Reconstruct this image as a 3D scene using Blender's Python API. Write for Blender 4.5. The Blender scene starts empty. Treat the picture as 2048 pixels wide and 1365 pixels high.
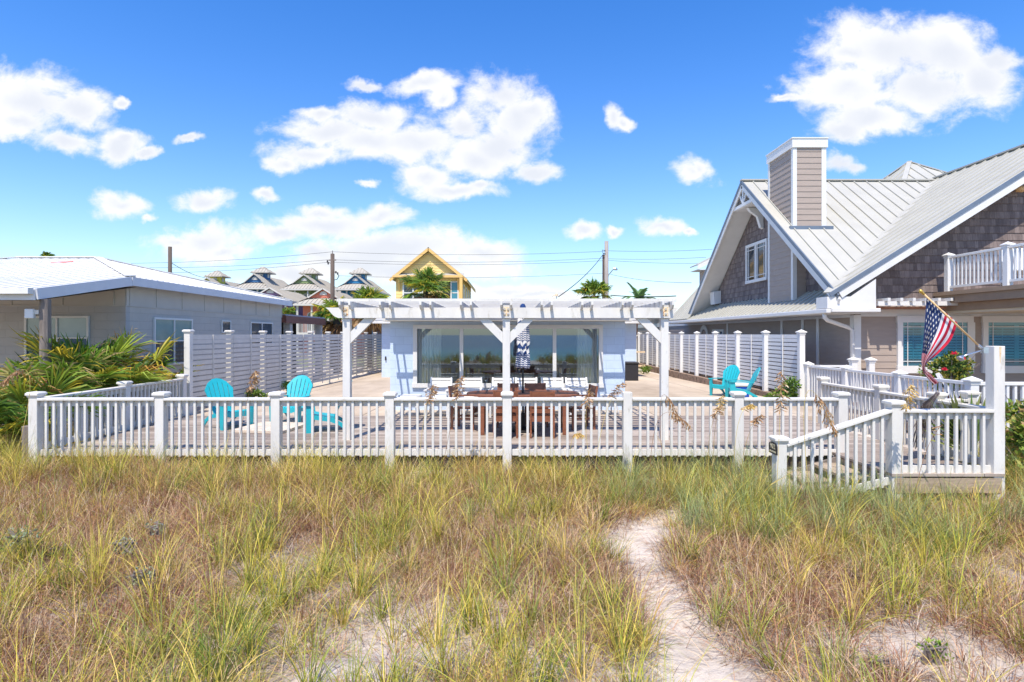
import bpy, bmesh, math, random
import numpy as np
from mathutils import Vector, Matrix

random.seed(7)
NPR = np.random.default_rng(11)
SC = bpy.context.scene
COL = SC.collection
F, CX, CY, H = 1150.0, 1018.0, 669.0, 1.88      # focal length in photo pixels, vanishing point, eye height above the deck


def P(px, py, Y):
    """real point at distance Y along a sight line of the photograph (used to measure places and sizes)"""
    return Vector(((px - CX) * Y / F, Y, H + (CY - py) * Y / F))


# ---------------------------------------------------------------- objects
ORG = {}


def put(o, label=None, cat=None, group=None, kind=None):
    if label: o['label'] = label
    if cat: o['category'] = cat
    if group: o['group'] = group
    if kind: o['kind'] = kind
    return o


def thing(name, label, cat, loc=(0, 0, 0), group=None, kind=None):
    o = bpy.data.objects.new(name, None)
    o.empty_display_size = 0.2
    o.location = loc
    COL.objects.link(o)
    ORG[o.name] = Vector(loc)
    return put(o, label, cat, group, kind)


class MB:
    """collects vertices and faces in world coordinates"""
    def __init__(s):
        s.v = []; s.f = []

    def add(s, vs, fs):
        b = len(s.v)
        s.v += [tuple(v) for v in vs]
        s.f += [tuple(i + b for i in f) for f in fs]
        return s

    def box(s, x0, x1, y0, y1, z0, z1):
        return s.add([(x0, y0, z0), (x1, y0, z0), (x1, y1, z0), (x0, y1, z0), (x0, y0, z1), (x1, y0, z1), (x1, y1, z1), (x0, y1, z1)],
                     [(0, 3, 2, 1), (4, 5, 6, 7), (0, 1, 5, 4), (1, 2, 6, 5), (2, 3, 7, 6), (3, 0, 4, 7)])

    def bar(s, a, b, w, h, up=(0, 0, 1)):
        a = Vector(a); b = Vector(b); d = (b - a).normalized(); up = Vector(up)
        if abs(d.dot(up)) > 0.99: up = Vector((0, 1, 0))
        sd = d.cross(up).normalized() * (w / 2); u = sd.cross(d).normalized() * (h / 2)
        vs = [p + i * sd + j * u for p in (a, b) for i, j in ((-1, -1), (1, -1), (1, 1), (-1, 1))]
        return s.add(vs, [(3, 2, 1, 0), (4, 5, 6, 7), (0, 1, 5, 4), (1, 2, 6, 5), (2, 3, 7, 6), (3, 0, 4, 7)])

    def prism(s, pts, off):
        """planar polygon swept by a vector"""
        n = len(pts); off = Vector(off)
        vs = [Vector(p) for p in pts] + [Vector(p) + off for p in pts]
        return s.add(vs, [tuple(range(n))[::-1], tuple(range(n, 2 * n))] + [(i, (i + 1) % n, n + (i + 1) % n, n + i) for i in range(n)])

    def face(s, *pts):
        return s.add(pts, [tuple(range(len(pts)))])

    def tube(s, pts, r, n=8, cap=True):
        pts = [Vector(p) for p in pts]; m = len(pts)
        rs = r if isinstance(r, (list, tuple)) else [r] * m
        vs = []; ref = None
        for i, p in enumerate(pts):
            d = (pts[min(i + 1, m - 1)] - pts[max(i - 1, 0)]).normalized()
            if ref is None:
                ref = Vector((0, 0, 1)) if abs(d.z) < 0.9 else Vector((1, 0, 0))
            sd = d.cross(ref).normalized(); u = sd.cross(d).normalized(); ref = u
            for k in range(n):
                a = 2 * math.pi * k / n
                vs.append(p + (sd * math.cos(a) + u * math.sin(a)) * rs[i])
        fs = [(i * n + k, i * n + (k + 1) % n, (i + 1) * n + (k + 1) % n, (i + 1) * n + k) for i in range(m - 1) for k in range(n)]
        if cap: fs += [tuple(range(n))[::-1], tuple(range((m - 1) * n, m * n))]
        return s.add(vs, fs)

    def lathe(s, prof, c=(0, 0, 0), n=16):
        m = len(prof); vs = []
        for r, z in prof:
            for k in range(n):
                a = 2 * math.pi * k / n
                vs.append((c[0] + r * math.cos(a), c[1] + r * math.sin(a), c[2] + z))
        fs = [(i * n + k, i * n + (k + 1) % n, (i + 1) * n + (k + 1) % n, (i + 1) * n + k) for i in range(m - 1) for k in range(n)]
        fs += [tuple(range(n))[::-1], tuple(range((m - 1) * n, m * n))]
        return s.add(vs, fs)

    def mesh(s, name, mat, org=(0, 0, 0), smooth=False, bevel=0):
        me = bpy.data.meshes.new(name)
        o = Vector(org)
        me.from_pydata([Vector(v) - o for v in s.v], [], s.f)
        if smooth:
            me.polygons.foreach_set('use_smooth', [True] * len(me.polygons))
        if bevel:
            bm = bmesh.new(); bm.from_mesh(me)
            es = [e for e in bm.edges if len(e.link_faces) == 2 and e.calc_face_angle(0) > 0.9]
            bmesh.ops.bevel(bm, geom=es, offset=bevel, segments=1, affect='EDGES')
            bm.to_mesh(me); bm.free()
        me.materials.append(mat)
        return me


def part(mb, name, mat, parent, label=None, smooth=False, bevel=0, kind=None):
    org = ORG[parent.name]
    me = mb.mesh(name, mat, org, smooth, bevel)
    o = bpy.data.objects.new(name, me)
    o.parent = parent
    COL.objects.link(o)
    ORG[o.name] = org
    if label: o['label'] = label
    if kind: o['kind'] = kind
    return o


def place(me, name, parent, pos, rot=(0, 0, 0)):
    """a part that shares mesh data with its repeats; pos in world coordinates"""
    o = bpy.data.objects.new(name, me)
    o.parent = parent
    o.location = Vector(pos) - ORG[parent.name]
    o.rotation_euler = rot
    COL.objects.link(o)
    ORG[o.name] = Vector(pos)
    return o


def solo(mb, name, mat, label, cat, group=None, kind=None, smooth=False, org=None, bevel=0):
    if org is None:
        a = np.array(mb.v, dtype=float)
        org = ((a[:, 0].min() + a[:, 0].max()) / 2, (a[:, 1].min() + a[:, 1].max()) / 2, a[:, 2].min())
    me = mb.mesh(name, mat, org, smooth, bevel)
    o = bpy.data.objects.new(name, me)
    o.location = org
    COL.objects.link(o)
    ORG[o.name] = Vector(org)
    return put(o, label, cat, group, kind)


def dup(root, loc, rz=0.0, label=None, scale=None, group=None):
    def rec(o, parent):
        c = o.copy(); COL.objects.link(c)
        c.parent = parent
        for ch in [x for x in KIDS.get(o.name, [])]:
            rec(ch, c)
        return c
    KIDS = {}
    for x in root.children_recursive:
        KIDS.setdefault(x.parent.name, []).append(x)
    r = rec(root, None)
    r.location = loc; r.rotation_euler = (0, 0, rz)
    if scale: r.scale = (scale,) * 3 if not isinstance(scale, tuple) else scale
    if label: r['label'] = label
    if group: r['group'] = group
    return r


# ---------------------------------------------------------------- materials
def srgb(r, g, b):
    f = lambda c: (c / 255 / 12.92) if c / 255 <= 0.04045 else ((c / 255 + 0.055) / 1.055) ** 2.4
    return (f(r), f(g), f(b))


class NT:
    def __init__(s, tree):
        s.t = tree; s.n = tree.nodes; s.l = tree.links

    def new(s, typ, **kw):
        nd = s.n.new(typ)
        for k, v in kw.items(): setattr(nd, k, v)
        return nd

    def link(s, a, b):
        s.l.new(a, b)

    def val(s, sock, v):
        if hasattr(v, 'is_output') or isinstance(v, bpy.types.NodeSocket): s.l.new(v, sock)
        else: sock.default_value = v

    def math(s, op, a, b=None, c=None, clamp=False):
        nd = s.n.new('ShaderNodeMath'); nd.operation = op; nd.use_clamp = clamp
        s.val(nd.inputs[0], a)
        if b is not None: s.val(nd.inputs[1], b)
        if c is not None: s.val(nd.inputs[2], c)
        return nd.outputs[0]

    def vmath(s, op, a, b=None, c=None):
        nd = s.n.new('ShaderNodeVectorMath'); nd.operation = op
        s.val(nd.inputs[0], a)
        if b is not None: s.val(nd.inputs[1], b)
        if c is not None: s.val(nd.inputs[2], c)
        return nd.outputs[1] if op in ('LENGTH', 'DISTANCE', 'DOT_PRODUCT') else nd.outputs[0]

    def mix(s, fac, a, b, blend='MIX'):
        nd = s.n.new('ShaderNodeMix'); nd.data_type = 'RGBA'; nd.blend_type = blend
        s.val(nd.inputs[0], fac)
        for sock, v in ((nd.inputs[6], a), (nd.inputs[7], b)):
            if isinstance(v, tuple): sock.default_value = (*v[:3], 1)
            else: s.l.new(v, sock)
        return nd.outputs[2]

    def noise(s, scale, detail=4, rough=0.55, vec=None, dim='3D', dist=0.0):
        nd = s.n.new('ShaderNodeTexNoise'); nd.noise_dimensions = dim
        nd.inputs['Scale'].default_value = scale; nd.inputs['Detail'].default_value = detail
        nd.inputs['Roughness'].default_value = rough; nd.inputs['Distortion'].default_value = dist
        if vec is not None: s.l.new(vec, nd.inputs['Vector'])
        return nd

    def ramp(s, fac, stops):
        nd = s.n.new('ShaderNodeValToRGB'); s.l.new(fac, nd.inputs[0])
        el = nd.color_ramp.elements
        while len(el) < len(stops): el.new(0.5)
        for e, (p, c) in zip(el, stops):
            e.position = p
            e.color = (c, c, c, 1) if not isinstance(c, tuple) else (*c[:3], 1)
        return nd.outputs[0]


def base_mat(name):
    m = bpy.data.materials.new(name); m.use_nodes = True
    t = NT(m.node_tree)
    bsdf = t.n['Principled BSDF']
    return m, t, bsdf


def obj_vec(t, stretch=(1, 1, 1), coord='Object'):
    tc = t.new('ShaderNodeTexCoord'); mp = t.new('ShaderNodeMapping')
    mp.inputs['Scale'].default_value = stretch
    t.link(tc.outputs[coord], mp.inputs[0])
    return mp.outputs[0]


def mat(name, col, rough=0.6, var=0.12, scale=4.0, bump=0.0, bscale=40.0, metal=0.0, stretch=(1, 1, 1), col2=None, thresh=None, spec=0.5, coat=0.0):
    """base colour varied by noise; col2 = second colour showing in patches above a threshold (wear, rust, moss)"""
    m, t, b = base_mat(name)
    v = obj_vec(t, stretch)
    n = t.noise(scale, 5, 0.6, v)
    lo = tuple(c * (1 - var) for c in col); hi = tuple(min(1, c * (1 + var)) for c in col)
    c = t.mix(t.ramp(n.outputs[0], [(0.3, 0.0), (0.7, 1.0)]), lo, hi)
    if col2:
        n2 = t.noise(scale * 2.3, 6, 0.65, v)
        th = thresh or 0.6
        c = t.mix(t.ramp(n2.outputs[0], [(th, 0.0), (th + 0.12, 1.0)]), c, col2)
    t.link(c, b.inputs['Base Color'])
    b.inputs['Roughness'].default_value = rough
    b.inputs['Metallic'].default_value = metal
    b.inputs['Specular IOR Level'].default_value = spec
    b.inputs['Coat Weight'].default_value = coat
    if bump:
        nb = t.noise(bscale, 4, 0.6, v)
        bp = t.new('ShaderNodeBump'); bp.inputs['Strength'].default_value = bump; bp.inputs['Distance'].default_value = 0.01
        t.link(nb.outputs[0], bp.inputs['Height']); t.link(bp.outputs[0], b.inputs['Normal'])
    return m


def block_mat(name, col, bw=0.406, bh=0.203, axis='X', var=0.06, mortar=0.008, mcol=None, bump=0.5, rough=0.75, offset=0.5):
    """painted block work / shingles in courses on a vertical wall running along X or Y"""
    m, t, b = base_mat(name)
    tc = t.new('ShaderNodeTexCoord'); sp = t.new('ShaderNodeSeparateXYZ'); cb = t.new('ShaderNodeCombineXYZ')
    t.link(tc.outputs['Object'], sp.inputs[0])
    t.link(sp.outputs[axis], cb.inputs[0]); t.link(sp.outputs['Z'], cb.inputs[1])
    br = t.new('ShaderNodeTexBrick'); br.offset = offset
    t.link(cb.outputs[0], br.inputs['Vector'])
    br.inputs['Scale'].default_value = 1.0
    br.inputs['Brick Width'].default_value = bw; br.inputs['Row Height'].default_value = bh
    br.inputs['Mortar Size'].default_value = mortar; br.inputs['Mortar Smooth'].default_value = 0.3
    br.inputs['Color1'].default_value = (*[c * (1 - var) for c in col], 1)
    br.inputs['Color2'].default_value = (*[min(1, c * (1 + var)) for c in col], 1)
    br.inputs['Mortar'].default_value = (*(mcol or tuple(c * 0.86 for c in col)), 1)
    n = t.noise(3.0, 5, 0.6)
    t.link(tc.outputs['Object'], n.inputs['Vector'])
    c = t.mix(t.ramp(n.outputs[0], [(0.35, 0.0), (0.7, 1.0)]), br.outputs['Color'], tuple(x * 0.85 for x in col))
    c2 = t.mix(0.5, br.outputs['Color'], c)
    t.link(c2, b.inputs['Base Color'])
    b.inputs['Roughness'].default_value = rough
    bp = t.new('ShaderNodeBump'); bp.inputs['Strength'].default_value = bump; bp.inputs['Distance'].default_value = 0.01; bp.invert = True
    n3 = t.noise(60, 3, 0.6); t.link(tc.outputs['Object'], n3.inputs['Vector'])
    hgt = t.math('ADD', br.outputs['Fac'], t.math('MULTIPLY', n3.outputs[0], 0.25))
    t.link(hgt, bp.inputs['Height']); t.link(bp.outputs[0], b.inputs['Normal'])
    return m


def shingle_mat(name, axis):
    """weathered cedar shingles: each piece its own grey-brown, vertical grain"""
    m, t, b = base_mat(name)
    tc = t.new('ShaderNodeTexCoord'); sp = t.new('ShaderNodeSeparateXYZ'); cb = t.new('ShaderNodeCombineXYZ')
    t.link(tc.outputs['Object'], sp.inputs[0])
    t.link(sp.outputs[axis], cb.inputs[0]); t.link(sp.outputs['Z'], cb.inputs[1])
    br = t.new('ShaderNodeTexBrick'); br.offset = 0.43; br.squash = 0.75; br.squash_frequency = 3
    t.link(cb.outputs[0], br.inputs['Vector'])
    for k, v in (('Scale', 1.0), ('Brick Width', 0.135), ('Row Height', 0.2), ('Mortar Size', 0.004), ('Mortar Smooth', 0.1), ('Bias', 0.0)):
        br.inputs[k].default_value = v
    br.inputs['Color1'].default_value = (0, 0, 0, 1); br.inputs['Color2'].default_value = (1, 1, 1, 1); br.inputs['Mortar'].default_value = (0.1, 0.1, 0.1, 1)
    gv = t.new('ShaderNodeMapping'); gv.inputs['Scale'].default_value = (60, 60, 3)
    t.link(tc.outputs['Object'], gv.inputs[0])
    g = t.noise(1.0, 4, 0.6, gv.outputs[0])
    big = t.noise(0.8, 3, 0.5); t.link(tc.outputs['Object'], big.inputs['Vector'])
    f = t.math('ADD', t.math('MULTIPLY', br.outputs['Color'], 0.27), t.math('ADD', t.math('MULTIPLY', g.outputs[0], 0.6), t.math('MULTIPLY', big.outputs[0], 0.35)))
    c = t.ramp(f, [(0.22, srgb(66, 58, 57)), (0.55, srgb(108, 95, 90)), (0.9, srgb(154, 139, 132))])
    t.link(c, b.inputs['Base Color']); b.inputs['Roughness'].default_value = 0.85
    bp = t.new('ShaderNodeBump'); bp.inputs['Strength'].default_value = 0.6; bp.inputs['Distance'].default_value = 0.008
    h = t.math('SUBTRACT', t.math('MULTIPLY', g.outputs[0], 0.4), br.outputs['Fac'])
    t.link(h, bp.inputs['Height']); t.link(bp.outputs[0], b.inputs['Normal'])
    return m


def plank_mat(name, cols, pw=0.14, pl=3.2, gap=0.004, rough=0.8, along='X'):
    """weathered boards laid along X"""
    m, t, b = base_mat(name)
    tc = t.new('ShaderNodeTexCoord'); sp = t.new('ShaderNodeSeparateXYZ'); cb = t.new('ShaderNodeCombineXYZ')
    t.link(tc.outputs['Object'], sp.inputs[0])
    t.link(sp.outputs['X' if along == 'X' else 'Y'], cb.inputs[0]); t.link(sp.outputs['Y' if along == 'X' else 'X'], cb.inputs[1])
    br = t.new('ShaderNodeTexBrick'); br.offset = 0.37
    t.link(cb.outputs[0], br.inputs['Vector'])
    for k, v in (('Scale', 1.0), ('Brick Width', pl), ('Row Height', pw), ('Mortar Size', gap), ('Mortar Smooth', 0.0)):
        br.inputs[k].default_value = v
    br.inputs['Color1'].default_value = (0, 0, 0, 1); br.inputs['Color2'].default_value = (1, 1, 1, 1); br.inputs['Mortar'].default_value = (0.5, 0.5, 0.5, 1)
    gv = t.new('ShaderNodeMapping'); gv.inputs['Scale'].default_value = (2.5, 45, 1) if along == 'X' else (45, 2.5, 1)
    t.link(tc.outputs['Object'], gv.inputs[0])
    g = t.noise(1.0, 5, 0.65, gv.outputs[0])
    big = t.noise(0.9, 4, 0.6); t.link(tc.outputs['Object'], big.inputs['Vector'])
    f = t.math('ADD', t.math('MULTIPLY', br.outputs['Color'], 0.35), t.math('ADD', t.math('MULTIPLY', g.outputs[0], 0.4), t.math('MULTIPLY', big.outputs[0], 0.45)))
    c = t.ramp(f, [(0.3, cols[0]), (0.6, cols[1]), (0.9, cols[2])])
    c = t.mix(br.outputs['Fac'], c, tuple(x * 0.25 for x in cols[0]))
    t.link(c, b.inputs['Base Color']); b.inputs['Roughness'].default_value = rough
    bp = t.new('ShaderNodeBump'); bp.inputs['Strength'].default_value = 0.5; bp.inputs['Distance'].default_value = 0.006
    h = t.math('SUBTRACT', t.math('MULTIPLY', g.outputs[0], 0.4), br.outputs['Fac'])
    t.link(h, bp.inputs['Height']); t.link(bp.outputs[0], b.inputs['Normal'])
    return m


def glass_mat(name, tint=(0.75, 0.85, 0.9), refl=0.35, refl_col=(0.8, 0.9, 1.0), rough=0.01):
    m = bpy.data.materials.new(name); m.use_nodes = True
    t = NT(m.node_tree); t.n.clear()
    out = t.new('ShaderNodeOutputMaterial')
    gl = t.new('ShaderNodeBsdfGlossy'); gl.inputs['Roughness'].default_value = rough; gl.inputs['Color'].default_value = (*refl_col, 1)
    tr = t.new('ShaderNodeBsdfTransparent'); tr.inputs['Color'].default_value = (*tint, 1)
    lw = t.new('ShaderNodeLayerWeight'); lw.inputs['Blend'].default_value = 0.35
    fac = t.math('ADD', refl, t.math('MULTIPLY', lw.outputs['Fresnel'], 0.6), clamp=True)
    mx = t.new('ShaderNodeMixShader'); t.link(fac, mx.inputs[0]); t.link(tr.outputs[0], mx.inputs[1]); t.link(gl.outputs[0], mx.inputs[2])
    t.link(mx.outputs[0], out.inputs[0])
    return m


def leaf_mat(name, attr='tint', trans=0.3, rough=0.5, spec=0.35):
    """blades and leaves: colour comes per leaf from a vertex colour, light passes partly through"""
    m, t, b = base_mat(name)
    at = t.new('ShaderNodeAttribute'); at.attribute_name = attr
    t.link(at.outputs['Color'], b.inputs['Base Color'])
    b.inputs['Roughness'].default_value = rough; b.inputs['Specular IOR Level'].default_value = spec
    tl = t.new('ShaderNodeBsdfTranslucent'); t.link(at.outputs['Color'], tl.inputs['Color'])
    mx = t.new('ShaderNodeMixShader'); mx.inputs[0].default_value = trans
    t.link(b.outputs[0], mx.inputs[1]); t.link(tl.outputs[0], mx.inputs[2])
    t.link(mx.outputs[0], t.n['Material Output'].inputs[0])
    return m


W_PAINT = mat('aged_white_paint', (0.68, 0.66, 0.61), 0.6, 0.08, 3.0, 0.3, 50, stretch=(1, 1, 0.35), col2=(0.50, 0.47, 0.40), thresh=0.58)
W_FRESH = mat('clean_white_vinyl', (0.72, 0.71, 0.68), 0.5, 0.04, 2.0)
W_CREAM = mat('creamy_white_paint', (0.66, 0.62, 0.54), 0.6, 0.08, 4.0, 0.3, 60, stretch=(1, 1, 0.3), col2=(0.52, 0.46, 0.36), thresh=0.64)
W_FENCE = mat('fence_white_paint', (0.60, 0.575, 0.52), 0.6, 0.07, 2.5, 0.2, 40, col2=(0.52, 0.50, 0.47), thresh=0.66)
W_TRIM = mat('trim_white_paint', (0.70, 0.69, 0.66), 0.5, 0.05, 2.0)
RUST = mat('rust_stained_steel', srgb(226, 206, 172), 0.7, 0.12, 14, 0.3, 80, col2=srgb(176, 104, 44), thresh=0.52)
STAIN = mat('faint_rust_stain', srgb(222, 198, 158), 0.6, 0.12, 30, col2=srgb(196, 140, 80), thresh=0.56)
BOLT = mat('galvanised_bolt', (0.62, 0.58, 0.52), 0.45, 0.2, 60, metal=0.5, col2=srgb(150, 84, 36), thresh=0.58)
TEAL = mat('turquoise_resin', srgb(38, 170, 180), 0.42, 0.06, 5, 0.05, 120)
RED_WOOD = mat('stained_hardwood', srgb(134, 84, 60), 0.45, 0.28, 3, 0.15, 30, stretch=(3, 10, 10), spec=0.45)
DECK = plank_mat('weathered_deck_boards', [srgb(116, 102, 92), srgb(157, 143, 130), srgb(194, 181, 167)])
RAW_WOOD = mat('weathered_board', srgb(170, 152, 130), 0.8, 0.25, 2, 0.4, 25, stretch=(1, 12, 12), col2=srgb(120, 104, 90), thresh=0.6)
GREY_WOOD = mat('silvered_timber', srgb(122, 112, 104), 0.85, 0.3, 3, 0.5, 20, stretch=(8, 8, 1))
DARK_WOOD = mat('dark_joist_timber', srgb(86, 74, 64), 0.85, 0.25, 3)
TAN_WOOD = mat('treated_beam_timber', srgb(176, 126, 62), 0.8, 0.3, 3, 0.3, 25, stretch=(1, 8, 8))
BLUE_WALL_X = block_mat('pale_blue_painted_block', srgb(196, 213, 232), axis='X', var=0.02, bump=0.35, mcol=srgb(184, 201, 222))
GREY_BLK_X = block_mat('grey_painted_block_front', srgb(178, 176, 173), axis='X', bw=0.61, bh=0.2, var=0.03)
GREY_BLK_Y = block_mat('grey_painted_block_side', srgb(192, 187, 178), axis='Y', bw=0.61, bh=0.2, var=0.03)
GREY_PANEL = mat('grey_painted_panel', srgb(190, 185, 176), 0.7, 0.05, 2)
ROOF_WHITE = mat('white_painted_metal', (0.70, 0.69, 0.665), 0.75, 0.06, 1.5, col2=(0.58, 0.54, 0.48), thresh=0.62, spec=0.08)
ROOF_MET = mat('pale_standing_seam_metal', srgb(176, 174, 164), 0.55, 0.06, 1.2, spec=0.3)
ROOF_FAR = mat('pale_far_metal_roof', srgb(172, 166, 154), 0.7, 0.08, 0.5, spec=0.2)
FLASH = mat('dark_edge_flashing', srgb(112, 124, 138), 0.5, 0.1, 3, metal=0.3)
SIDING = mat('taupe_lap_siding', srgb(163, 148, 136), 0.7, 0.06, 2.5, 0.15, 50, stretch=(1, 1, 6))
SHINGLE_X = shingle_mat('cedar_shingle_front', 'X')
SHINGLE_Y = shingle_mat('cedar_shingle_side', 'Y')
BALC = mat('brown_composite_board', srgb(150, 128, 106), 0.7, 0.1, 3)
BEIGE = mat('beige_paint', srgb(206, 194, 168), 0.7, 0.05, 2)
BLACK = mat('black_plastic', (0.018, 0.018, 0.02), 0.45, 0.2, 10)
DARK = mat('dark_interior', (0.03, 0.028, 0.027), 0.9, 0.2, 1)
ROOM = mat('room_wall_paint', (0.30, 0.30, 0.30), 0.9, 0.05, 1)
WICKER = mat('black_wicker', (0.02, 0.019, 0.022), 0.5, 0.5, 60, 0.8, 90)
CURTAIN = mat('sheer_curtain', (0.80, 0.80, 0.75), 0.9, 0.05, 6)
GLASS_BIG = glass_mat('sea_view_glass', (0.80, 0.86, 0.87), 0.24, (0.74, 0.86, 0.92))
GLASS = glass_mat('window_glass', (0.27, 0.50, 0.58), 0.09, (0.75, 0.85, 0.95))
GLASS_UP = mat('painted_reflection_pane', srgb(150, 166, 168), 0.12, 0.12, 1.2, spec=0.8)  # pale colour painted on upper panes in place of the sky and sea reflection
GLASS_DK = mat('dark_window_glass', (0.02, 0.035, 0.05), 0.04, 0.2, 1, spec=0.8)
TEAL_BLIND = mat('teal_shutter_paint', srgb(176, 232, 230), 0.5, 0.05, 3)
STEEL = mat('brushed_steel', (0.62, 0.64, 0.66), 0.3, 0.1, 20, metal=0.9)
BRASS = mat('gilded_finial', srgb(214, 176, 88), 0.35, 0.1, 20, metal=0.6)
POLE_WD = mat('pale_pole_wood', srgb(222, 184, 130), 0.5, 0.1, 12)
UTIL = mat('creosoted_pole', srgb(92, 80, 72), 0.9, 0.25, 3, stretch=(6, 6, 0.6))
UTIL_GREY = mat('grey_weathered_pole', srgb(150, 142, 136), 0.9, 0.2, 3, stretch=(6, 6, 0.6))
WIRE = mat('black_cable', (0.02, 0.02, 0.022), 0.6, 0.1, 5)
TERRA = mat('terracotta', srgb(176, 98, 66), 0.8, 0.15, 8)
PAVER = mat('pale_paver', srgb(206, 190, 170), 0.85, 0.18, 6, 0.3, 40)
# ---------------------------------------------------------------- light, sky, camera
SUN_TO = Vector((-0.135, -0.546, 1.0)).normalized()
sun_el = math.asin(SUN_TO.z)
sun_rot = math.atan2(SUN_TO.x, SUN_TO.y)
ld = bpy.data.lights.new('sun', 'SUN'); ld.energy = 5.0; ld.angle = math.radians(0.5); ld.color = (1.0, 0.925, 0.82)
lo = bpy.data.objects.new('sun', ld); COL.objects.link(lo); lo.location = (-6, -25, 46)
lo.rotation_euler = (-SUN_TO).to_track_quat('-Z', 'Y').to_euler()

cd = bpy.data.cameras.new('camera'); cd.lens = 36 * F / 2048; cd.sensor_width = 36; cd.clip_end = 6000; cd.clip_start = 0.05
cd.shift_x = (1024 - CX) / 2048; cd.shift_y = -(682.5 - CY) / 2048
cam = bpy.data.objects.new('camera', cd); COL.objects.link(cam); cam.location = (0, 0, H); cam.rotation_euler = (math.pi / 2, 0, 0)
SC.camera = cam
SC.view_settings.view_transform = 'Standard'; SC.view_settings.look = 'None'; SC.view_settings.gamma = 1.0
SC.view_settings.exposure = 0.26
SC.cycles.max_bounces = 6; SC.cycles.diffuse_bounces = 3; SC.cycles.glossy_bounces = 3; SC.cycles.transparent_max_bounces = 8
SC.cycles.use_denoising = True

wd = bpy.data.worlds.new('World'); SC.world = wd; wd.use_nodes = True
t = NT(wd.node_tree); bg = t.n['Background']; bg.inputs['Strength'].default_value = 0.13
sky = t.new('ShaderNodeTexSky', sky_type='NISHITA'); sky.sun_disc = False
sky.sun_elevation = sun_el; sky.sun_rotation = sun_rot; sky.air_density = 1.0; sky.dust_density = 0.4; sky.ozone_density = 1.6; sky.altitude = 0
hs = t.new('ShaderNodeHueSaturation'); hs.inputs['Saturation'].default_value = 1.40; hs.inputs['Value'].default_value = 1.68; hs.inputs['Hue'].default_value = 0.512
t.link(sky.outputs[0], hs.inputs['Color'])
tc = t.new('ShaderNodeTexCoord'); sp = t.new('ShaderNodeSeparateXYZ'); t.link(tc.outputs['Generated'], sp.inputs[0])
ay = t.math('MAXIMUM', t.math('ABSOLUTE', sp.outputs['Y']), 0.05)
u = t.math('DIVIDE', sp.outputs['X'], ay); v = t.math('DIVIDE', sp.outputs['Z'], ay)
uv = t.new('ShaderNodeCombineXYZ'); t.link(u, uv.inputs[0]); t.link(v, uv.inputs[1])
# fair-weather cumulus: each puff a soft ellipse in direction space, broken up by noise (centre x, y, half width, half height in photo pixels)
PUFFS = [
    (60, 205, 125, 62), (40, 250, 70, 34), (120, 285, 70, 26), (150, 215, 70, 40), (240, 285, 52, 30), (242, 200, 22, 12), (300, 300, 30, 12), (385, 285, 30, 10), (250, 270, 30, 14),
    (245, 402, 60, 30), (395, 408, 48, 24), (300, 428, 18, 9), (535, 401, 28, 13), (400, 480, 95, 32), (440, 500, 60, 18), (345, 475, 40, 14),
    (735, 160, 42, 13), (845, 172, 70, 24), (875, 200, 30, 22), (745, 235, 90, 42), (660, 265, 100, 36), (830, 285, 130, 52), (620, 315, 80, 26), (575, 335, 40, 18),
    (730, 290, 120, 40), (1000, 195, 80, 45), (1040, 235, 62, 62), (1000, 290, 90, 45), (950, 320, 80, 42), (1080, 340, 50, 22), (1060, 225, 50, 40), (920, 250, 60, 30),
    (905, 385, 95, 22), (850, 360, 60, 30), (960, 375, 35, 14), (725, 378, 22, 9), (640, 225, 50, 16),
    (655, 450, 130, 28), (760, 440, 60, 24), (560, 463, 60, 20), (640, 425, 60, 14),
    (800, 500, 200, 36), (960, 505, 90, 30), (640, 500, 70, 22), (720, 520, 150, 32), (850, 535, 220, 24), (600, 552, 90, 26),
    (1225, 232, 20, 28), (1240, 245, 16, 16), (1380, 340, 50, 32), (1400, 330, 30, 20),
    (1168, 467, 34, 17), (1320, 461, 44, 16), (1235, 467, 18, 11), (1370, 467, 16, 7),
    (1000, 580, 110, 14), (1060, 590, 120, 13), (1110, 588, 70, 10),
    (1780, 110, 160, 80), (1880, 110, 110, 70), (1700, 190, 120, 46), (1850, 180, 140, 60), (1680, 262, 70, 28), (1740, 245, 110, 34), (1980, 110, 60, 30), (1960, 150, 70, 60), (1575, 198, 40, 12),
    (1670, 325, 46, 26), (1700, 335, 30, 16), (1700, 120, 80, 40),
]
n_warp = t.noise(5.0, 6, 0.6, uv.outputs[0])
wv = t.vmath('SCALE', t.vmath('SUBTRACT', n_warp.outputs['Color'], (0.5, 0.5, 0.5))); 
wv.node.inputs[3].default_value = 0.10
uvw = t.vmath('ADD', uv.outputs[0], wv)
fld = None; low = None
for (x, y, a, b_) in PUFFS:
    sx, sy = F / (a * 1.18), F / (b_ * 1.22)
    q = t.vmath('MULTIPLY_ADD', uvw, (sx, sy, 0.0), (-(x - CX) / F * sx, -(CY - y) / F * sy, 0.0))
    d = t.math('SUBTRACT', 1.0, t.vmath('LENGTH', q))
    fld = d if fld is None else t.math('SMOOTH_MAX', fld, d, 0.18)
nstr = t.new('ShaderNodeMapping'); nstr.inputs['Scale'].default_value = (1, 1.35, 1); t.link(uv.outputs[0], nstr.inputs[0])
n1 = t.noise(9.5, 11, 0.65, nstr.outputs[0], dist=0.3)
n2 = t.noise(4.0, 4, 0.5, nstr.outputs[0])
dens = t.math('ADD', t.math('MULTIPLY', fld, 1.75), t.math('MULTIPLY', t.math('SUBTRACT', n1.outputs[0], 0.5), 3.2))
n3 = t.noise(34.0, 7, 0.6, nstr.outputs[0], dist=0.6)
dens = t.math('ADD', dens, t.math('MULTIPLY', t.math('SUBTRACT', n3.outputs[0], 0.5), 0.8))
alpha = t.new('ShaderNodeMapRange'); alpha.interpolation_type = 'SMOOTHSTEP'
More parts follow.
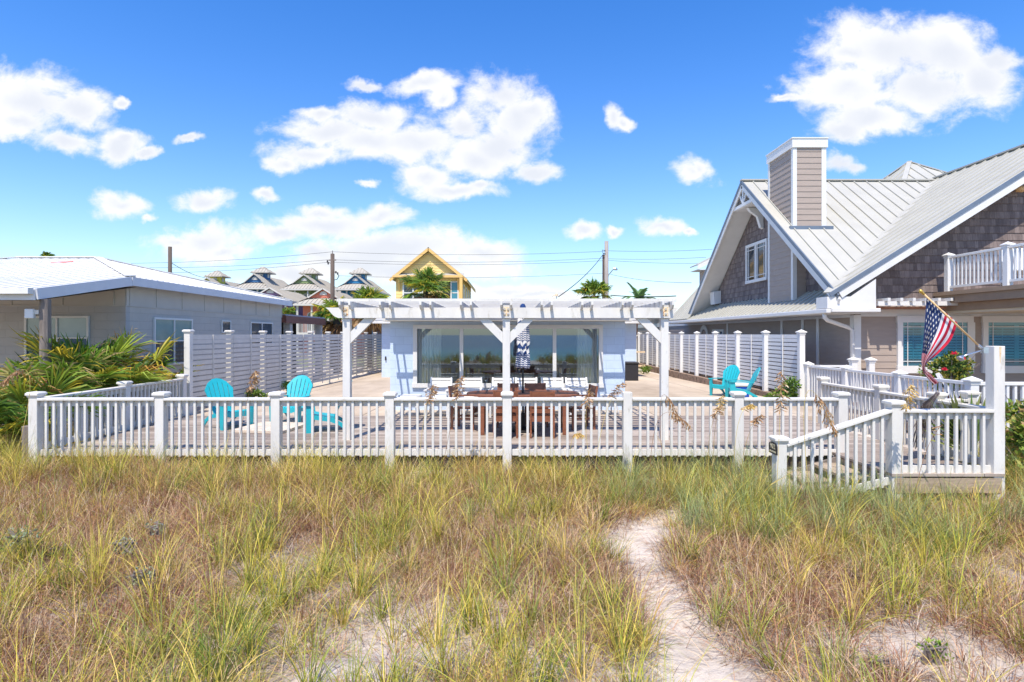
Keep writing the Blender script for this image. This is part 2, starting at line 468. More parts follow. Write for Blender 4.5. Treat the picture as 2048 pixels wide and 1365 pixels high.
t.link(dens, alpha.inputs[0]); alpha.inputs[1].default_value = -0.15; alpha.inputs[2].default_value = 1.05
above = t.math('GREATER_THAN', v, 0.0)
al = t.math('MULTIPLY', t.math('MULTIPLY', alpha.outputs[0], above), 0.97)
# thick middles turn faintly grey, edges stay bright
core = t.new('ShaderNodeMapRange'); core.interpolation_type = 'SMOOTHSTEP'
t.link(t.math('ADD', t.math('MULTIPLY', fld, 1.1), t.math('MULTIPLY', t.math('SUBTRACT', n2.outputs[0], 0.5), 1.6)), core.inputs[0])
core.inputs[1].default_value = 0.35; core.inputs[2].default_value = 1.1
CB = 6.9
cc = t.mix(core.outputs[0], (CB * 1.0, CB * 1.0, CB * 1.0), (CB * 0.80, CB * 0.83, CB * 0.90))
hz = t.math('MULTIPLY', t.math('POWER', 2.718, t.math('MULTIPLY', t.math('MAXIMUM', v, 0.0), -7.5)), 0.68)
skyh = t.mix(hz, hs.outputs[0], (3.5, 4.3, 5.3))
skyc = t.mix(al, skyh, cc)
t.link(skyc, bg.inputs['Color'])
wd.cycles.sampling_method = 'MANUAL'; wd.cycles.sample_map_resolution = 512

# ---------------------------------------------------------------- ground
def vnoise(x, y, seed=0):
    """smooth lattice noise in [0,1]"""
    xi = np.floor(x).astype(np.int64); yi = np.floor(y).astype(np.int64)
    fx = x - xi; fy = y - yi
    fx = fx * fx * (3 - 2 * fx); fy = fy * fy * (3 - 2 * fy)
    def hsh(a, b):
        h = (a * 374761393 + b * 668265263 + seed * 974634777) & 0x7fffffff
        h = ((h ^ (h >> 13)) * 1274126177) & 0x7fffffff
        return ((h ^ (h >> 16)) & 0xffff) / 65535.0
    a = hsh(xi, yi); b = hsh(xi + 1, yi); c = hsh(xi, yi + 1); d = hsh(xi + 1, yi + 1)
    return (a * (1 - fx) + b * fx) * (1 - fy) + (c * (1 - fx) + d * fx) * fy


def fbm(x, y, seed=0, o=4):
    s = 0; a = 0.5; tot = 0
    for i in range(o):
        s = s + a * vnoise(x * 2 ** i + 17.3 * i, y * 2 ** i - 9.1 * i, seed + i); tot += a; a *= 0.5
    return s / tot


def sstep(a, b, x):
    t_ = np.clip((x - a) / (b - a), 0, 1); return t_ * t_ * (3 - 2 * t_)


PATH = np.array([(1.35, -14), (1.3, -4.0), (1.25, 2.5), (1.30, 3.6), (1.34, 4.1), (1.46, 4.95), (1.42, 5.75), (1.32, 6.55), (1.85, 7.2), (2.5, 7.75), (3.6, 8.35)])
PATHW = np.array([0.55, 0.5, 0.34, 0.33, 0.33, 0.26, 0.20, 0.31, 0.20, 0.09, 0.10])


def path_dist(x, y):
    """distance to the sandy footpath divided by its half width"""
    x = np.asarray(x, float); y = np.asarray(y, float)
    x = x + .34 * (fbm(x * 2.1, y * 2.1, 77) - .5); y = y + .3 * (fbm(x * 2.1 + 9, y * 2.1, 78) - .5)
    best = np.full(np.shape(x), 1e9)
    for i in range(len(PATH) - 1):
        a, b = PATH[i], PATH[i + 1]; d = b - a
        t_ = np.clip(((x - a[0]) * d[0] + (y - a[1]) * d[1]) / (d @ d), 0, 1)
        w = PATHW[i] * (1 - t_) + PATHW[i + 1] * t_
        dd = np.hypot(x - a[0] - t_ * d[0], y - a[1] - t_ * d[1]) / w
        best = np.minimum(best, dd)
    return best


def ground_z(x, y):
    x = np.asarray(x, float); y = np.asarray(y, float)
    z = -0.46 + 0.26 * (fbm(x * 0.55 + 3, y * 0.55, 3) - 0.5) + 0.16 * (fbm(x * 1.0 + 30, y * 1.3, 33) - 0.5) + 0.10 * (fbm(x * 1.7, y * 1.7, 5) - 0.5)
    front = sstep(5.5, 9.0, y)
    left = sstep(2.0, -6.0, x)
    z = z + front * (0.05 + 0.18 * left)
    z = z - 0.06 * np.clip(1.3 - path_dist(x, y), 0, 1)
    z = z + 0.55 * sstep(-3.0, -8.0, y) * (1 + 0.5 * (fbm(x * 0.3, y * 0.3, 9) - 0.5))
    z = z - 4.6 * sstep(-11.0, -24.0, y)
    under = sstep(9.4, 10.2, y) * sstep(-7.5, -7.1, x) * (1 - sstep(7.9, 8.4, x))
    z = z * (1 - under) + (-0.62) * under
    yard = sstep(9.0, 11.0, y) * np.clip(sstep(-7.3, -7.9, x) + sstep(7.0, 8.2, x), 0, 1)
    z = z * (1 - yard) + (-0.16 + 0.05 * (fbm(x, y, 12) - 0.5)) * yard
    z = np.where(y > 36, -0.75 - 0.0 * y, z)
    return z


def grid_axis(parts):
    out = []
    for a, b, n in parts: out += list(np.linspace(a, b, n, endpoint=False))
    out.append(parts[-1][1]); return np.array(out)


gx = grid_axis([(-1500, -60, 12), (-60, -14, 20), (-14, 14, 180), (14, 60, 20), (60, 1500, 12)])
gy = grid_axis([(-30, -13, 30), (-13, 1, 40), (1, 10.4, 100), (10.4, 40, 40), (40, 200, 16), (200, 3000, 10)])
GX, GY = np.meshgrid(gx, gy)
GZ = ground_z(GX, GY)
vs = np.stack([GX.ravel(), GY.ravel(), GZ.ravel()], 1)
nx, ny = len(gx), len(gy)
ii = np.arange(nx * ny).reshape(ny, nx)
fs = np.stack([ii[:-1, :-1].ravel(), ii[:-1, 1:].ravel(), ii[1:, 1:].ravel(), ii[1:, :-1].ravel()], 1)
me = bpy.data.meshes.new('ground'); me.from_pydata(vs.tolist(), [], fs.tolist()); me.polygons.foreach_set('use_smooth', [True] * len(me.polygons))


def sand_material():
    m, t, b = base_mat('dune_sand')
    v = obj_vec(t)
    n = t.noise(1.6, 6, 0.6, v); fine = t.noise(40, 5, 0.7, v); lit = t.noise(9, 6, 0.7, v)
    c = t.ramp(n.outputs[0], [(0.3, srgb(188, 175, 160)), (0.7, srgb(218, 207, 194))])
    # dead stems and shell grit lying on the sand
    c = t.mix(t.ramp(lit.outputs[0], [(0.54, 0.0), (0.66, 0.6)]), c, srgb(146, 120, 100))
    c = t.mix(t.ramp(fine.outputs[0], [(0.60, 0.0), (0.72, 0.5)]), c, srgb(140, 118, 100))
    la = t.new('ShaderNodeAttribute'); la.attribute_name = 'litter'
    mid = t.noise(5.5, 6, 0.7, v)
    lf = t.math('MULTIPLY', la.outputs['Fac'], t.ramp(mid.outputs[0], [(0.25, 0.15), (0.62, 1.0)]))
    c = t.mix(lf, c, t.ramp(fine.outputs[0], [(0.35, srgb(84, 64, 50)), (0.65, srgb(144, 116, 92))]))
    far = t.new('ShaderNodeSeparateXYZ'); t.link(v, far.inputs[0])
    inland = t.new('ShaderNodeMapRange'); t.link(far.outputs['Y'], inland.inputs[0]); inland.inputs[1].default_value = 34; inland.inputs[2].default_value = 40
    c = t.mix(inland.outputs[0], c, srgb(128, 132, 92))
    t.link(c, b.inputs['Base Color']); b.inputs['Roughness'].default_value = 0.95
    bp = t.new('ShaderNodeBump'); bp.inputs['Strength'].default_value = 0.8; bp.inputs['Distance'].default_value = 0.05
    foot = t.noise(3.2, 3, 0.5, v, dist=0.8)
    t.link(t.math('ADD', t.math('MULTIPLY', foot.outputs[0], 1.6), t.math('ADD', t.math('MULTIPLY', lit.outputs[0], 0.9), t.math('MULTIPLY', fine.outputs[0], 0.3))), bp.inputs['Height']); t.link(bp.outputs[0], b.inputs['Normal'])
    return m


me.materials.append(sand_material())
lit_at = me.attributes.new('litter', 'FLOAT', 'POINT')
g = bpy.data.objects.new('dune_ground', me); COL.objects.link(g); put(g, 'pale sandy dune ground with a trodden footpath', 'ground', kind='structure')


def sea_material():
    m, t, b = base_mat('gulf_water')
    v = obj_vec(t); sp = t.new('ShaderNodeSeparateXYZ'); t.link(v, sp.inputs[0])
    n = t.noise(0.02, 4, 0.5, v)
    mr = t.new('ShaderNodeMapRange'); t.link(t.math('ADD', sp.outputs['Y'], t.math('MULTIPLY', n.outputs[0], 60)), mr.inputs[0]); mr.inputs[1].default_value = -40; mr.inputs[2].default_value = -240
    c = t.ramp(mr.outputs[0], [(0.0, srgb(96, 190, 178)), (0.35, srgb(30, 132, 140)), (1.0, srgb(20, 74, 112))])
    t.link(c, b.inputs['Base Color']); b.inputs['Roughness'].default_value = 0.25
    w = t.noise(0.6, 5, 0.6, v); bp = t.new('ShaderNodeBump'); bp.inputs['Strength'].default_value = 0.8; bp.inputs['Distance'].default_value = 0.3
    t.link(w.outputs[0], bp.inputs['Height']); t.link(bp.outputs[0], b.inputs['Normal'])
    return m


mb = MB(); mb.face((-3000, -3500, -4.3), (3000, -3500, -4.3), (3000, -27, -4.3), (-3000, -27, -4.3))
solo(mb, 'sea', sea_material(), 'turquoise sea behind the dune, seen mirrored in the windows', 'sea', kind='structure', org=(0, 0, 0))


def patio_z(y): return 0.0 - max(0.0, y - 13.2) * 0.0145


def concrete_material():
    m, t, b = base_mat('stained_concrete')
    v = obj_vec(t)
    n = t.noise(0.5, 6, 0.65, obj_vec(t, (1, 0.35, 1))); f = t.noise(7, 6, 0.7, v); st = t.noise(1.1, 5, 0.7, obj_vec(t, (0.5, 2.2, 1)), dist=0.6)
    c = t.ramp(n.outputs[0], [(0.3, srgb(162, 145, 124)), (0.55, srgb(194, 177, 155)), (0.8, srgb(212, 196, 174))])
    c = t.mix(t.ramp(st.outputs[0], [(0.55, 0.0), (0.75, 0.55)]), c, srgb(140, 122, 104))
    c = t.mix(t.ramp(f.outputs[0], [(0.55, 0.0), (0.8, 0.4)]), c, srgb(132, 116, 100))
    # expansion joints
    br = t.new('ShaderNodeTexBrick'); br.offset = 0.0; t.link(v, br.inputs['Vector'])
    for k, q in (('Scale', 1.0), ('Brick Width', 3.4), ('Row Height', 3.1), ('Mortar Size', 0.012)): br.inputs[k].default_value = q
    c = t.mix(br.outputs['Fac'], c, srgb(92, 80, 70))
    t.link(c, b.inputs['Base Color']); b.inputs['Roughness'].default_value = 0.9
    bp = t.new('ShaderNodeBump'); bp.inputs['Strength'].default_value = 0.35; bp.inputs['Distance'].default_value = 0.01
    t.link(f.outputs[0], bp.inputs['Height']); t.link(bp.outputs[0], b.inputs['Normal'])
    return m


CONC = concrete_material()
mb = MB()
ys = [13.2, 16, 20, 25, 30, 36]
for y0, y1 in zip(ys[:-1], ys[1:]):
    a, b = patio_z(y0), patio_z(y1)
    mb.add([(-7.45, y0, a), (8.2, y0, a), (8.2, y1, b), (-7.45, y1, b), (-7.45, y0, -0.7), (8.2, y0, -0.7), (8.2, y1, -0.7), (-7.45, y1, -0.7)],
           [(0, 1, 2, 3), (4, 5, 1, 0), (5, 6, 2, 1), (6, 7, 3, 2), (7, 4, 0, 3)])
solo(mb, 'concrete_patio', CONC, 'stained tan concrete drive running beside and behind the pale blue house', 'patio', kind='structure', org=(0, 0, 0))

# low kerb of dark soil under the right fence
mb = MB(); mb.box(7.95, 8.45, 15.9, 36, -0.5, 0.09)
KERB = mat('crumbling_kerb', srgb(146, 124, 106), 0.95, 0.35, 3, 0.6, 20, col2=srgb(92, 80, 66), thresh=0.52)
solo(mb, 'kerb', KERB, 'crumbling low kerb along the foot of the right privacy fence', 'kerb', kind='structure')

# wooden deck with joists
mb = MB()
y = 9.19
k = 0
while y < 13.18:
    mb.box(-7.48, 6.58, y, y + 0.136, -0.036, 0.0 + 0.0012 * (k % 3)); y += 0.141; k += 1
for yy in (7.74, 7.885, 8.03, 8.175, 8.32, 8.465, 8.61, 8.755, 8.9, 9.045):
    mb.box(5.16, 6.68, yy, yy + 0.137, -0.036, 0.0)
dk = solo(mb, 'wooden_deck', DECK, 'weathered tan plank deck between the front railing and the patio', 'deck', kind='structure', org=(0, 0, 0))
mb = MB(); mb.box(-7.4, 5.2, 9.24, 9.29, -0.3, -0.04)
part(mb, 'rim_joist', DARK_WOOD, dk)
mb = MB(); mb.box(-7.3, 5.2, 9.62, 9.70, -0.42, -0.16)
part(mb, 'support_beam', TAN_WOOD, dk)
mb = MB()
for i in range(31): mb.box(-7.2 + i * 0.4, -7.16 + i * 0.4, 9.3, 13.0, -0.2, -0.04)
part(mb, 'joist', TAN_WOOD, dk)
mb = MB()
for i in range(8):
    x = -7.2 + i * 1.75; mb.box(x, x + 0.12, 9.74, 9.86, -0.75, -0.04)
part(mb, 'footing_post', GREY_WOOD, dk)
mb = MB(); mb.box(5.2, 6.64, 7.745, 7.79, -0.26, -0.06); mb.box(5.2, 5.25, 7.79, 9.2, -0.26, -0.06)
part(mb, 'fascia_board', RAW_WOOD, dk)
# stair of three treads going down to the sand, towards the left of the landing
st = thing('wooden_steps', 'grey wooden steps going down from the landing to the sand behind the sloping rail', 'steps', (4.5, 8.5, -0.45))
for i in range(3):
    mb = MB(); zt = -0.14 - i * 0.13; x1 = 5.15 - i * 0.42
    mb.box(x1 - 0.40, x1 - 0.20, 8.0, 9.05, zt - 0.04, zt); mb.box(x1 - 0.19, x1, 8.0, 9.05, zt - 0.04, zt)
    part(mb, 'tread', RAW_WOOD, st)
for yy in (7.98, 9.06):
    mb = MB(); mb.prism([(5.18, yy, -0.05), (5.18, yy, -0.34), (3.95, yy, -0.62), (3.95, yy, -0.42)], (0, 0.04, 0)); part(mb, 'stringer', GREY_WOOD, st)

# ---------------------------------------------------------------- posts, rails, balusters
def cap_mesh(w, style, mat_):
    mb = MB()
    if style == 'flat':
        mb.add([(-w * .62, -w * .62, -.052), (w * .62, -w * .62, -.052), (w * .62, w * .62, -.052), (-w * .62, w * .62, -.052), (-w * .55, -w * .55, -.085), (w * .55, -w * .55, -.085), (w * .55, w * .55, -.085), (-w * .55, w * .55, -.085)],
               [(0, 1, 2, 3), (7, 6, 5, 4), (4, 5, 1, 0), (5, 6, 2, 1), (6, 7, 3, 2), (7, 4, 0, 3)])
        a = w * 0.70
        mb.box(-a, a, -a, a, -.05, -.02)
        mb.add([(-a, -a, -.02), (a, -a, -.02), (a, a, -.02), (-a, a, -.02), (-a * .78, -a * .78, 0), (a * .78, -a * .78, 0), (a * .78, a * .78, 0), (-a * .78, a * .78, 0)],
               [(4, 5, 6, 7), (0, 1, 5, 4), (1, 2, 6, 5), (2, 3, 7, 6), (3, 0, 4, 7)])
    else:
        a = w * 0.74
        mb.box(-w * .58, w * .58, -w * .58, w * .58, -.11, -.055)
        mb.box(-a, a, -a, a, -.054, -.032)
        mb.add([(-a, -a, -.032), (a, -a, -.032), (a, a, -.032), (-a, a, -.032), (0, 0, .035)], [(0, 1, 4), (1, 2, 4), (2, 3, 4), (3, 0, 4)])
    return mb.mesh('post_cap', mat_)


CAPS = {}


def rail_post(parent, x, y, zb, zt, w=0.143, cap='flat', m=None, name='post', label=None):
    m = m or W_PAINT
    mb = MB(); mb.box(x - w / 2, x + w / 2, y - w / 2, y + w / 2, zb, zt - (0.05 if cap else 0))
    p = part(mb, name, m, parent, label, bevel=0.006)
    if cap:
        key = (round(w, 3), cap, m.name)
        if key not in CAPS: CAPS[key] = cap_mesh(w, cap, m)
        place(CAPS[key], 'post_cap', p, (x, y, zt))
    return p


BALS = {}


def rail_bay(parent, a, b, zt=0.86, zb=0.0, m=None, spacing=0.124, wpost=0.143, bw=0.036, side=-1, vinyl=False, zt2=None, zb2=None):
    """one bay between two posts: top rail, sub rail, bottom rail, square balusters fixed to the outer face; zt2/zb2 = heights at b for a sloping bay"""
    m = m or W_PAINT
    a = Vector((a[0], a[1], 0)); b = Vector((b[0], b[1], 0)); d = (b - a); L = d.length; d.normalize()
    nrm = Vector((d.y, -d.x, 0)) * (1 if side < 0 else -1)
    zt2 = zt if zt2 is None else zt2; zb2 = zb if zb2 is None else zb2
    A = a + d * (wpost / 2 + .002); B = b - d * (wpost / 2 + .002)
    U = lambda p, z: Vector((p.x, p.y, z))
    off = nrm * 0.0 if vinyl else nrm * 0.012
    mb = MB(); th = 0.04 if not vinyl else 0.06
    mb.bar(U(A + off, zt - th / 2), U(B + off, zt2 - th / 2), 0.14 if not vinyl else 0.075, th)
    part(mb, 'top_rail', m, parent, bevel=0.005)
    if not vinyl:
        mb = MB(); mb.bar(U(A, zt - 0.088), U(B, zt2 - 0.088), 0.038, 0.09); part(mb, 'sub_rail', m, parent)
    mb = MB(); hb = 0.095 if not vinyl else 0.06
    mb.bar(U(A, zb + hb / 2), U(B, zb2 + hb / 2), 0.038 if not vinyl else 0.05, hb); part(mb, 'bottom_rail', m, parent)
    n = max(1, int(round((B - A).length / spacing)) - 1)
    offb = nrm * (0.019 + bw / 2 + .001) if not vinyl else Vector((0, 0, 0))
    for i in range(n):
        f = (i + 1) / (n + 1)
        p = A.lerp(B, f) + offb
        t0 = zt + (zt2 - zt) * f - th - 0.002; b0 = zb + (zb2 - zb) * f - (0.01 if not vinyl else -hb)
        hgt = round(t0 - b0, 3)
        key = (hgt, bw, m.name)
        if key not in BALS:
            q = MB(); q.box(-bw / 2, bw / 2, -bw / 2, bw / 2, 0, hgt); BALS[key] = q.mesh('baluster', m)
        place(BALS[key], 'baluster', parent, (p.x, p.y, t0 - hgt), (0, 0, math.atan2(d.y, d.x)))


# front railing of the deck
FX = [-7.566, -5.56, -3.716, -1.9, -0.03, 1.89, 3.66, 5.31]
fr = thing('deck_railing', 'long white post and baluster railing along the front edge of the deck, facing the dune', 'railing', (-1.1, 9.2, 0), 'white railings around the deck')
for i, x in enumerate(FX):
    capz = {5: 0.955, 6: 0.965, 3: 0.955}.get(i, 0.96)
    rail_post(fr, x, 9.2, -0.75, capz, cap=None if i == 5 else 'flat', label='square white post sawn flat without a cap' if i == 5 else None)
for a, b in zip(FX[:-1], FX[1:]): rail_bay(fr, (a, 9.2), (b, 9.2), 0.865, 0.0 - 0.055)
# left railing
lr = thing('deck_railing', 'short white railing returning along the left side of the deck to the slatted fence', 'railing', (-7.55, 11.2, 0), 'white railings around the deck')
for y in (11.3, 13.28): rail_post(lr, -7.55, y, -0.6, 0.96)
for a, b in ((9.27, 11.3), (11.3, 13.28)): rail_bay(lr, (-7.55, a), (-7.55, b), 0.865, 0.02, side=-1)
# right railing of the walkway and landing
rr = thing('deck_railing', 'cream white railing running along the right side of the deck down to the landing', 'railing', (6.65, 10.5, 0), 'white railings around the deck')
for y in (12.2, 10.3, 8.95): rail_post(rr, 6.66, y, -0.6, 0.98, m=W_CREAM)
for a, b in ((12.2, 10.3), (10.3, 8.95)): rail_bay(rr, (6.66, a), (6.66, b), 0.865, 0.04, m=W_CREAM, side=-1)
rail_bay(rr, (6.66, 8.95), (6.66, 7.86), 0.865, 0.04, m=W_CREAM, side=-1)
rail_post(rr, 7.24, 9.05, -0.6, 0.99, m=W_CREAM)
rail_bay(rr, (6.66, 9.02), (7.24, 9.05), 0.865, 0.04, m=W_CREAM)
# landing: big post, front bay and sloping stair rail
ld_ = thing('deck_railing', 'white railing around the landing with a sloping stair rail and a tall square post', 'railing', (5.5, 7.85, 0), 'white railings around the deck')
bp_ = rail_post(ld_, 6.62, 7.83, -0.75, 1.72, w=0.15, cap=None, name='tall_post', label='tall square white post with rust stains that carries the flag')
rail_post(ld_, 5.245, 7.83, -0.8, 0.985, w=0.15)
rail_post(ld_, 3.69, 7.85, -0.9, 0.49, w=0.145)
rail_bay(ld_, (5.245, 7.83), (6.62, 7.83), 0.86, 0.0)
rail_bay(ld_, (3.69, 7.85), (5.245, 7.83), 0.395, -0.50, zt2=0.865, zb2=-0.16, spacing=0.118)
mb = MB()
mb.add([(6.61, 7.7542, 1.715), (6.642, 7.7542, 1.715), (6.638, 7.7542, 1.62), (6.63, 7.7542, 1.5), (6.622, 7.7542, 1.48), (6.614, 7.7542, 1.6)], [(0, 1, 2, 3, 4, 5)])
part(mb, 'rust_stain', STAIN, bp_)
# house number plaque on the inner face of the low stair post
pq = thing('number_plaque', 'small arched black house number plaque on the low stair post', 'sign', (3.61, 7.85, 0.32))
mb = MB()
pts = [(3.612, 7.73, 0.25), (3.612, 7.97, 0.25), (3.612, 7.97, 0.365)] + [(3.612, 7.85 + 0.12 * math.cos(a), 0.365 + 0.045 * math.sin(a)) for a in [math.pi * k / 8 for k in range(1, 8)]] + [(3.612, 7.73, 0.365)]
mb.prism(pts, (-0.012, 0, 0)); part(mb, 'plate', BLACK, pq)
GILT = mat('pale_gilt_paint', srgb(214, 204, 170), 0.5, 0.05, 10)


def text_mesh(txt, size, mat_, parent, center, xdir, updir, name='lettering', extrude=0.002):
    cu = bpy.data.curves.new(name, 'FONT'); cu.body = txt; cu.size = size; cu.extrude = extrude; cu.align_x = 'CENTER'; cu.align_y = 'CENTER'
    tmp = bpy.data.objects.new('tmp_text', cu); COL.objects.link(tmp)
    bpy.context.view_layer.update()
    me_ = bpy.data.meshes.new_from_object(tmp.evaluated_get(bpy.context.evaluated_depsgraph_get()))
    bpy.data.objects.remove(tmp); bpy.data.curves.remove(cu)
    me_.materials.clear(); me_.materials.append(mat_)
    o = bpy.data.objects.new(name, me_)
    X = Vector(xdir).normalized(); U = Vector(updir).normalized(); N = X.cross(U)
    o.parent = parent
    o.matrix_local = Matrix.Translation(Vector(center) - ORG[parent.name]) @ Matrix((X, U, N)).transposed().to_4x4()
    COL.objects.link(o); ORG[o.name] = Vector(center); return o


text_mesh('902', 0.10, GILT, pq, (3.597, 7.85, 0.352), (0, -1, 0), (0, 0, 1))
mb = MB()
for i, (a, b) in enumerate(((7.76, 7.80), (7.805, 7.83), (7.84, 7.885), (7.892, 7.94))): mb.box(3.597, 3.5995, a, b, 0.272, 0.292)
part(mb, 'worn_lettering', GILT, pq)
# ---------------------------------------------------------------- pergola
pg = thing('pergola', 'white timber pergola with paired rafters, rusty bolts and diagonal braces over the dining table', 'pergola', (-0.05, 11.5, 0))
PX = [-2.887, -0.047, 2.767]
for x in PX:
    mb = MB(); mb.box(x - .0665, x + .0665, 10.2, 10.333, -0.01, 2.165); mb.box(x - .06, x + .06, 10.16, 10.3, 2.165, 2.43)
    part(mb, 'post', W_PAINT, pg, bevel=0.006)
mb = MB()
zb, zt = 2.168, 2.352
poly = [(-3.245, 10.165, zt), (3.0, 10.165, zt), (2.93, 10.165, zt - .1), (2.90, 10.165, zb), (-3.02, 10.165, zb), (-3.09, 10.165, zb + .03), (-3.14, 10.165, zb + .08), (-3.19, 10.165, zb + .14)]
mb.prism(poly, (0, 0.038, 0)); part(mb, 'front_beam', W_PAINT, pg)
mb = MB(); mb.box(-3.0, 2.92, 10.335, 10.373, zb, zt); part(mb, 'rear_beam', W_PAINT, pg)
mb = MB(); mb.box(-3.0, 2.92, 13.96, 14.0, 2.22, 2.40); part(mb, 'ledger', W_PAINT, pg)
# paired rafters with tapered tails
for k in range(9):
    xc = -0.047 + (k - 4) * 0.7035
    for s in (-1, 1):
        x = xc + s * 0.0865
        mb = MB()
        poly = [(x - .0185, 9.985, 2.455), (x - .0185, 9.985, 2.39), (x - .0185, 10.05, 2.325), (x - .0185, 10.162, 2.31), (x - .0185, 10.166, 2.355), (x - .0185, 13.955, 2.355), (x - .0185, 13.955, 2.455)]
        mb.prism(poly, (0.037, 0, 0)); part(mb, 'rafter', W_PAINT, pg)
for k in range(12):
    y = 10.125 + k * 0.335
    mb = MB(); mb.box(-3.03, 2.95, y, y + 0.06, 2.457, 2.508); part(mb, 'purlin', W_PAINT, pg)


def brace(x0, s):
    mb = MB()
    a = Vector((x0 + s * .068, 10.215, 1.72)); w = 0.2
    poly = [(a.x, 10.215, 1.72), (a.x, 10.215, 1.72 + w), (a.x + s * (2.165 - 1.72 - w), 10.215, 2.165), (a.x + s * (2.165 - 1.72), 10.215, 2.165)]
    mb.prism(poly, (0, 0.09, 0)); part(mb, 'brace', W_PAINT, pg)


brace(PX[0], 1); brace(PX[1], -1); brace(PX[1], 1); brace(PX[2], -1)
for i, x in enumerate(PX):
    mb = MB(); mb.box(x - .045, x + .045, 10.1572, 10.1595, 2.20, 2.36); pl = part(mb, 'rusty_bracket', RUST, pg)
    for dx in ((-.03, .03) if i == 1 else (0.0,)):
        for z in (2.325, 2.245):
            mb = MB(); mb.tube([(x + dx, 10.157, z), (x + dx, 10.14, z)], 0.02, 8); part(mb, 'bolt', BOLT, pl)

# ---------------------------------------------------------------- pale blue block house
hs_ = thing('beach_house', 'low pale blue painted block house with a wide four pane window behind the pergola', 'house', (0, 14.4, 0))
YF = 14.4
X0, X1 = -2.975, 2.905
wx0, wx1, wz0, wz1 = -2.37, 2.32, 0.578, 2.087
mb = MB()
mb.box(X0, wx0, YF, YF + .2, -0.1, 2.45); mb.box(wx1, X1, YF, YF + .2, -0.1, 2.45)
mb.box(wx0, wx1, YF, YF + .2, -0.1, wz0); mb.box(wx0, wx1, YF, YF + .2, wz1, 2.45)
part(mb, 'front_wall', BLUE_WALL_X, hs_)
BLUE_WALL_Y = block_mat('pale_blue_block_return', srgb(196, 213, 232), axis='Y', var=0.02, bump=0.35, mcol=srgb(184, 201, 222))
for wa in (X0, X1 - .2):
    mb = MB(); mb.box(wa, wa + .2, YF + .2, 28, -0.4, 2.45); part(mb, 'side_wall', BLUE_WALL_Y, hs_)
for wa, wb_ in ((-6.2, X0), (X1, 6.2)):
    mb = MB(); mb.box(wa, wb_, 28, 28.2, -0.5, 2.6); part(mb, 'wing_wall', BLUE_WALL_X, hs_)
mb = MB(); mb.box(-6.2, -6.0, 28.2, 38, -0.5, 2.6); mb.box(6.0, 6.2, 28.2, 38, -0.5, 2.6); part(mb, 'wing_side_wall', BLUE_WALL_Y, hs_)
mb = MB()
mb.box(X0 - .18, X1 + .18, YF - .36, 27.3, 2.455, 2.49); mb.box(X0 - .1, X1 + .1, YF - .3, 27.3, 2.49, 2.54)
mb.box(-6.55, 6.55, 27.3, 38.4, 2.56, 2.68)
part(mb, 'roof', ROOF_WHITE, hs_)
for bb_ in ((X0 - .12, X1 + .12, YF - .30, YF - .262, 2.21, 2.453), (-6.5, X0 - .13, 27.32, 27.36, 2.4, 2.555), (X1 + .13, 6.5, 27.32, 27.36, 2.4, 2.555)):
    mb = MB(); mb.box(*bb_); part(mb, 'fascia', W_PAINT, hs_)
mb = MB(); mb.box(X0 - .12, X1 + .12, YF - .26, YF - .002, 2.2, 2.215); mb.box(-6.5, X0 - .01, 27.36, 27.99, 2.4, 2.41); mb.box(X1 + .01, 6.5, 27.36, 27.99, 2.4, 2.41); part(mb, 'soffit', W_CREAM, hs_)
# the picture window: frame proud of the wall, three mullions, four panes
mb = MB(); f = 0.07
mb.box(wx0 - .03, wx1 + .03, YF - .035, YF + .06, wz1 - f, wz1 + .03); mb.box(wx0 - .05, wx1 + .05, YF - .06, YF + .06, wz0 - .03, wz0 + f)
mb.box(wx0 - .03, wx0 + f, YF - .033, YF + .06, wz0 + f, wz1 - f); mb.box(wx1 - f, wx1 + .03, YF - .033, YF + .06, wz0 + f, wz1 - f)
MX = [-1.19, -0.03, 1.14]
for x in MX: mb.box(x - .045, x + .045, YF - .02, YF + .05, wz0 + f, wz1 - f)
win = part(mb, 'window', W_TRIM, hs_)
ex = [wx0 + f] + [q for x in MX for q in (x - .045, x + .045)] + [wx1 - f]
for i in range(4):
    mb = MB(); mb.face((ex[2 * i], YF + .02, wz0 + f), (ex[2 * i + 1], YF + .02, wz0 + f), (ex[2 * i + 1], YF + .02, wz1 - f), (ex[2 * i], YF + .02, wz1 - f)); part(mb, 'pane', GLASS_BIG, win)
# the room behind the glass
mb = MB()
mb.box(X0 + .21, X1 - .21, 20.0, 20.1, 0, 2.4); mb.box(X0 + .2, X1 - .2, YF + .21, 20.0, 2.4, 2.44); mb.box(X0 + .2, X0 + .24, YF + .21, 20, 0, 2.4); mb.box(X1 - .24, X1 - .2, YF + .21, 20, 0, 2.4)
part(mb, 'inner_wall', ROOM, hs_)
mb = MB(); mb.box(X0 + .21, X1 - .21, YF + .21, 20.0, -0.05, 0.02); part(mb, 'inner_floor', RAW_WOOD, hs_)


def curtain(xa, xb):
    n = 60; mb = MB(); vs = []; fs = []
    for i in range(n + 1):
        x = xa + (xb - xa) * i / n; y = YF + .2 + 0.045 * math.sin(i * 0.9) + .02 * math.sin(i * 2.3)
        vs += [(x, y, 0.05), (x + .02 * math.sin(i), y, 2.3)]
    fs = [(2 * i, 2 * i + 2, 2 * i + 3, 2 * i + 1) for i in range(n)]
    mb.add(vs, fs); part(mb, 'curtain', CURTAIN, hs_, smooth=True)


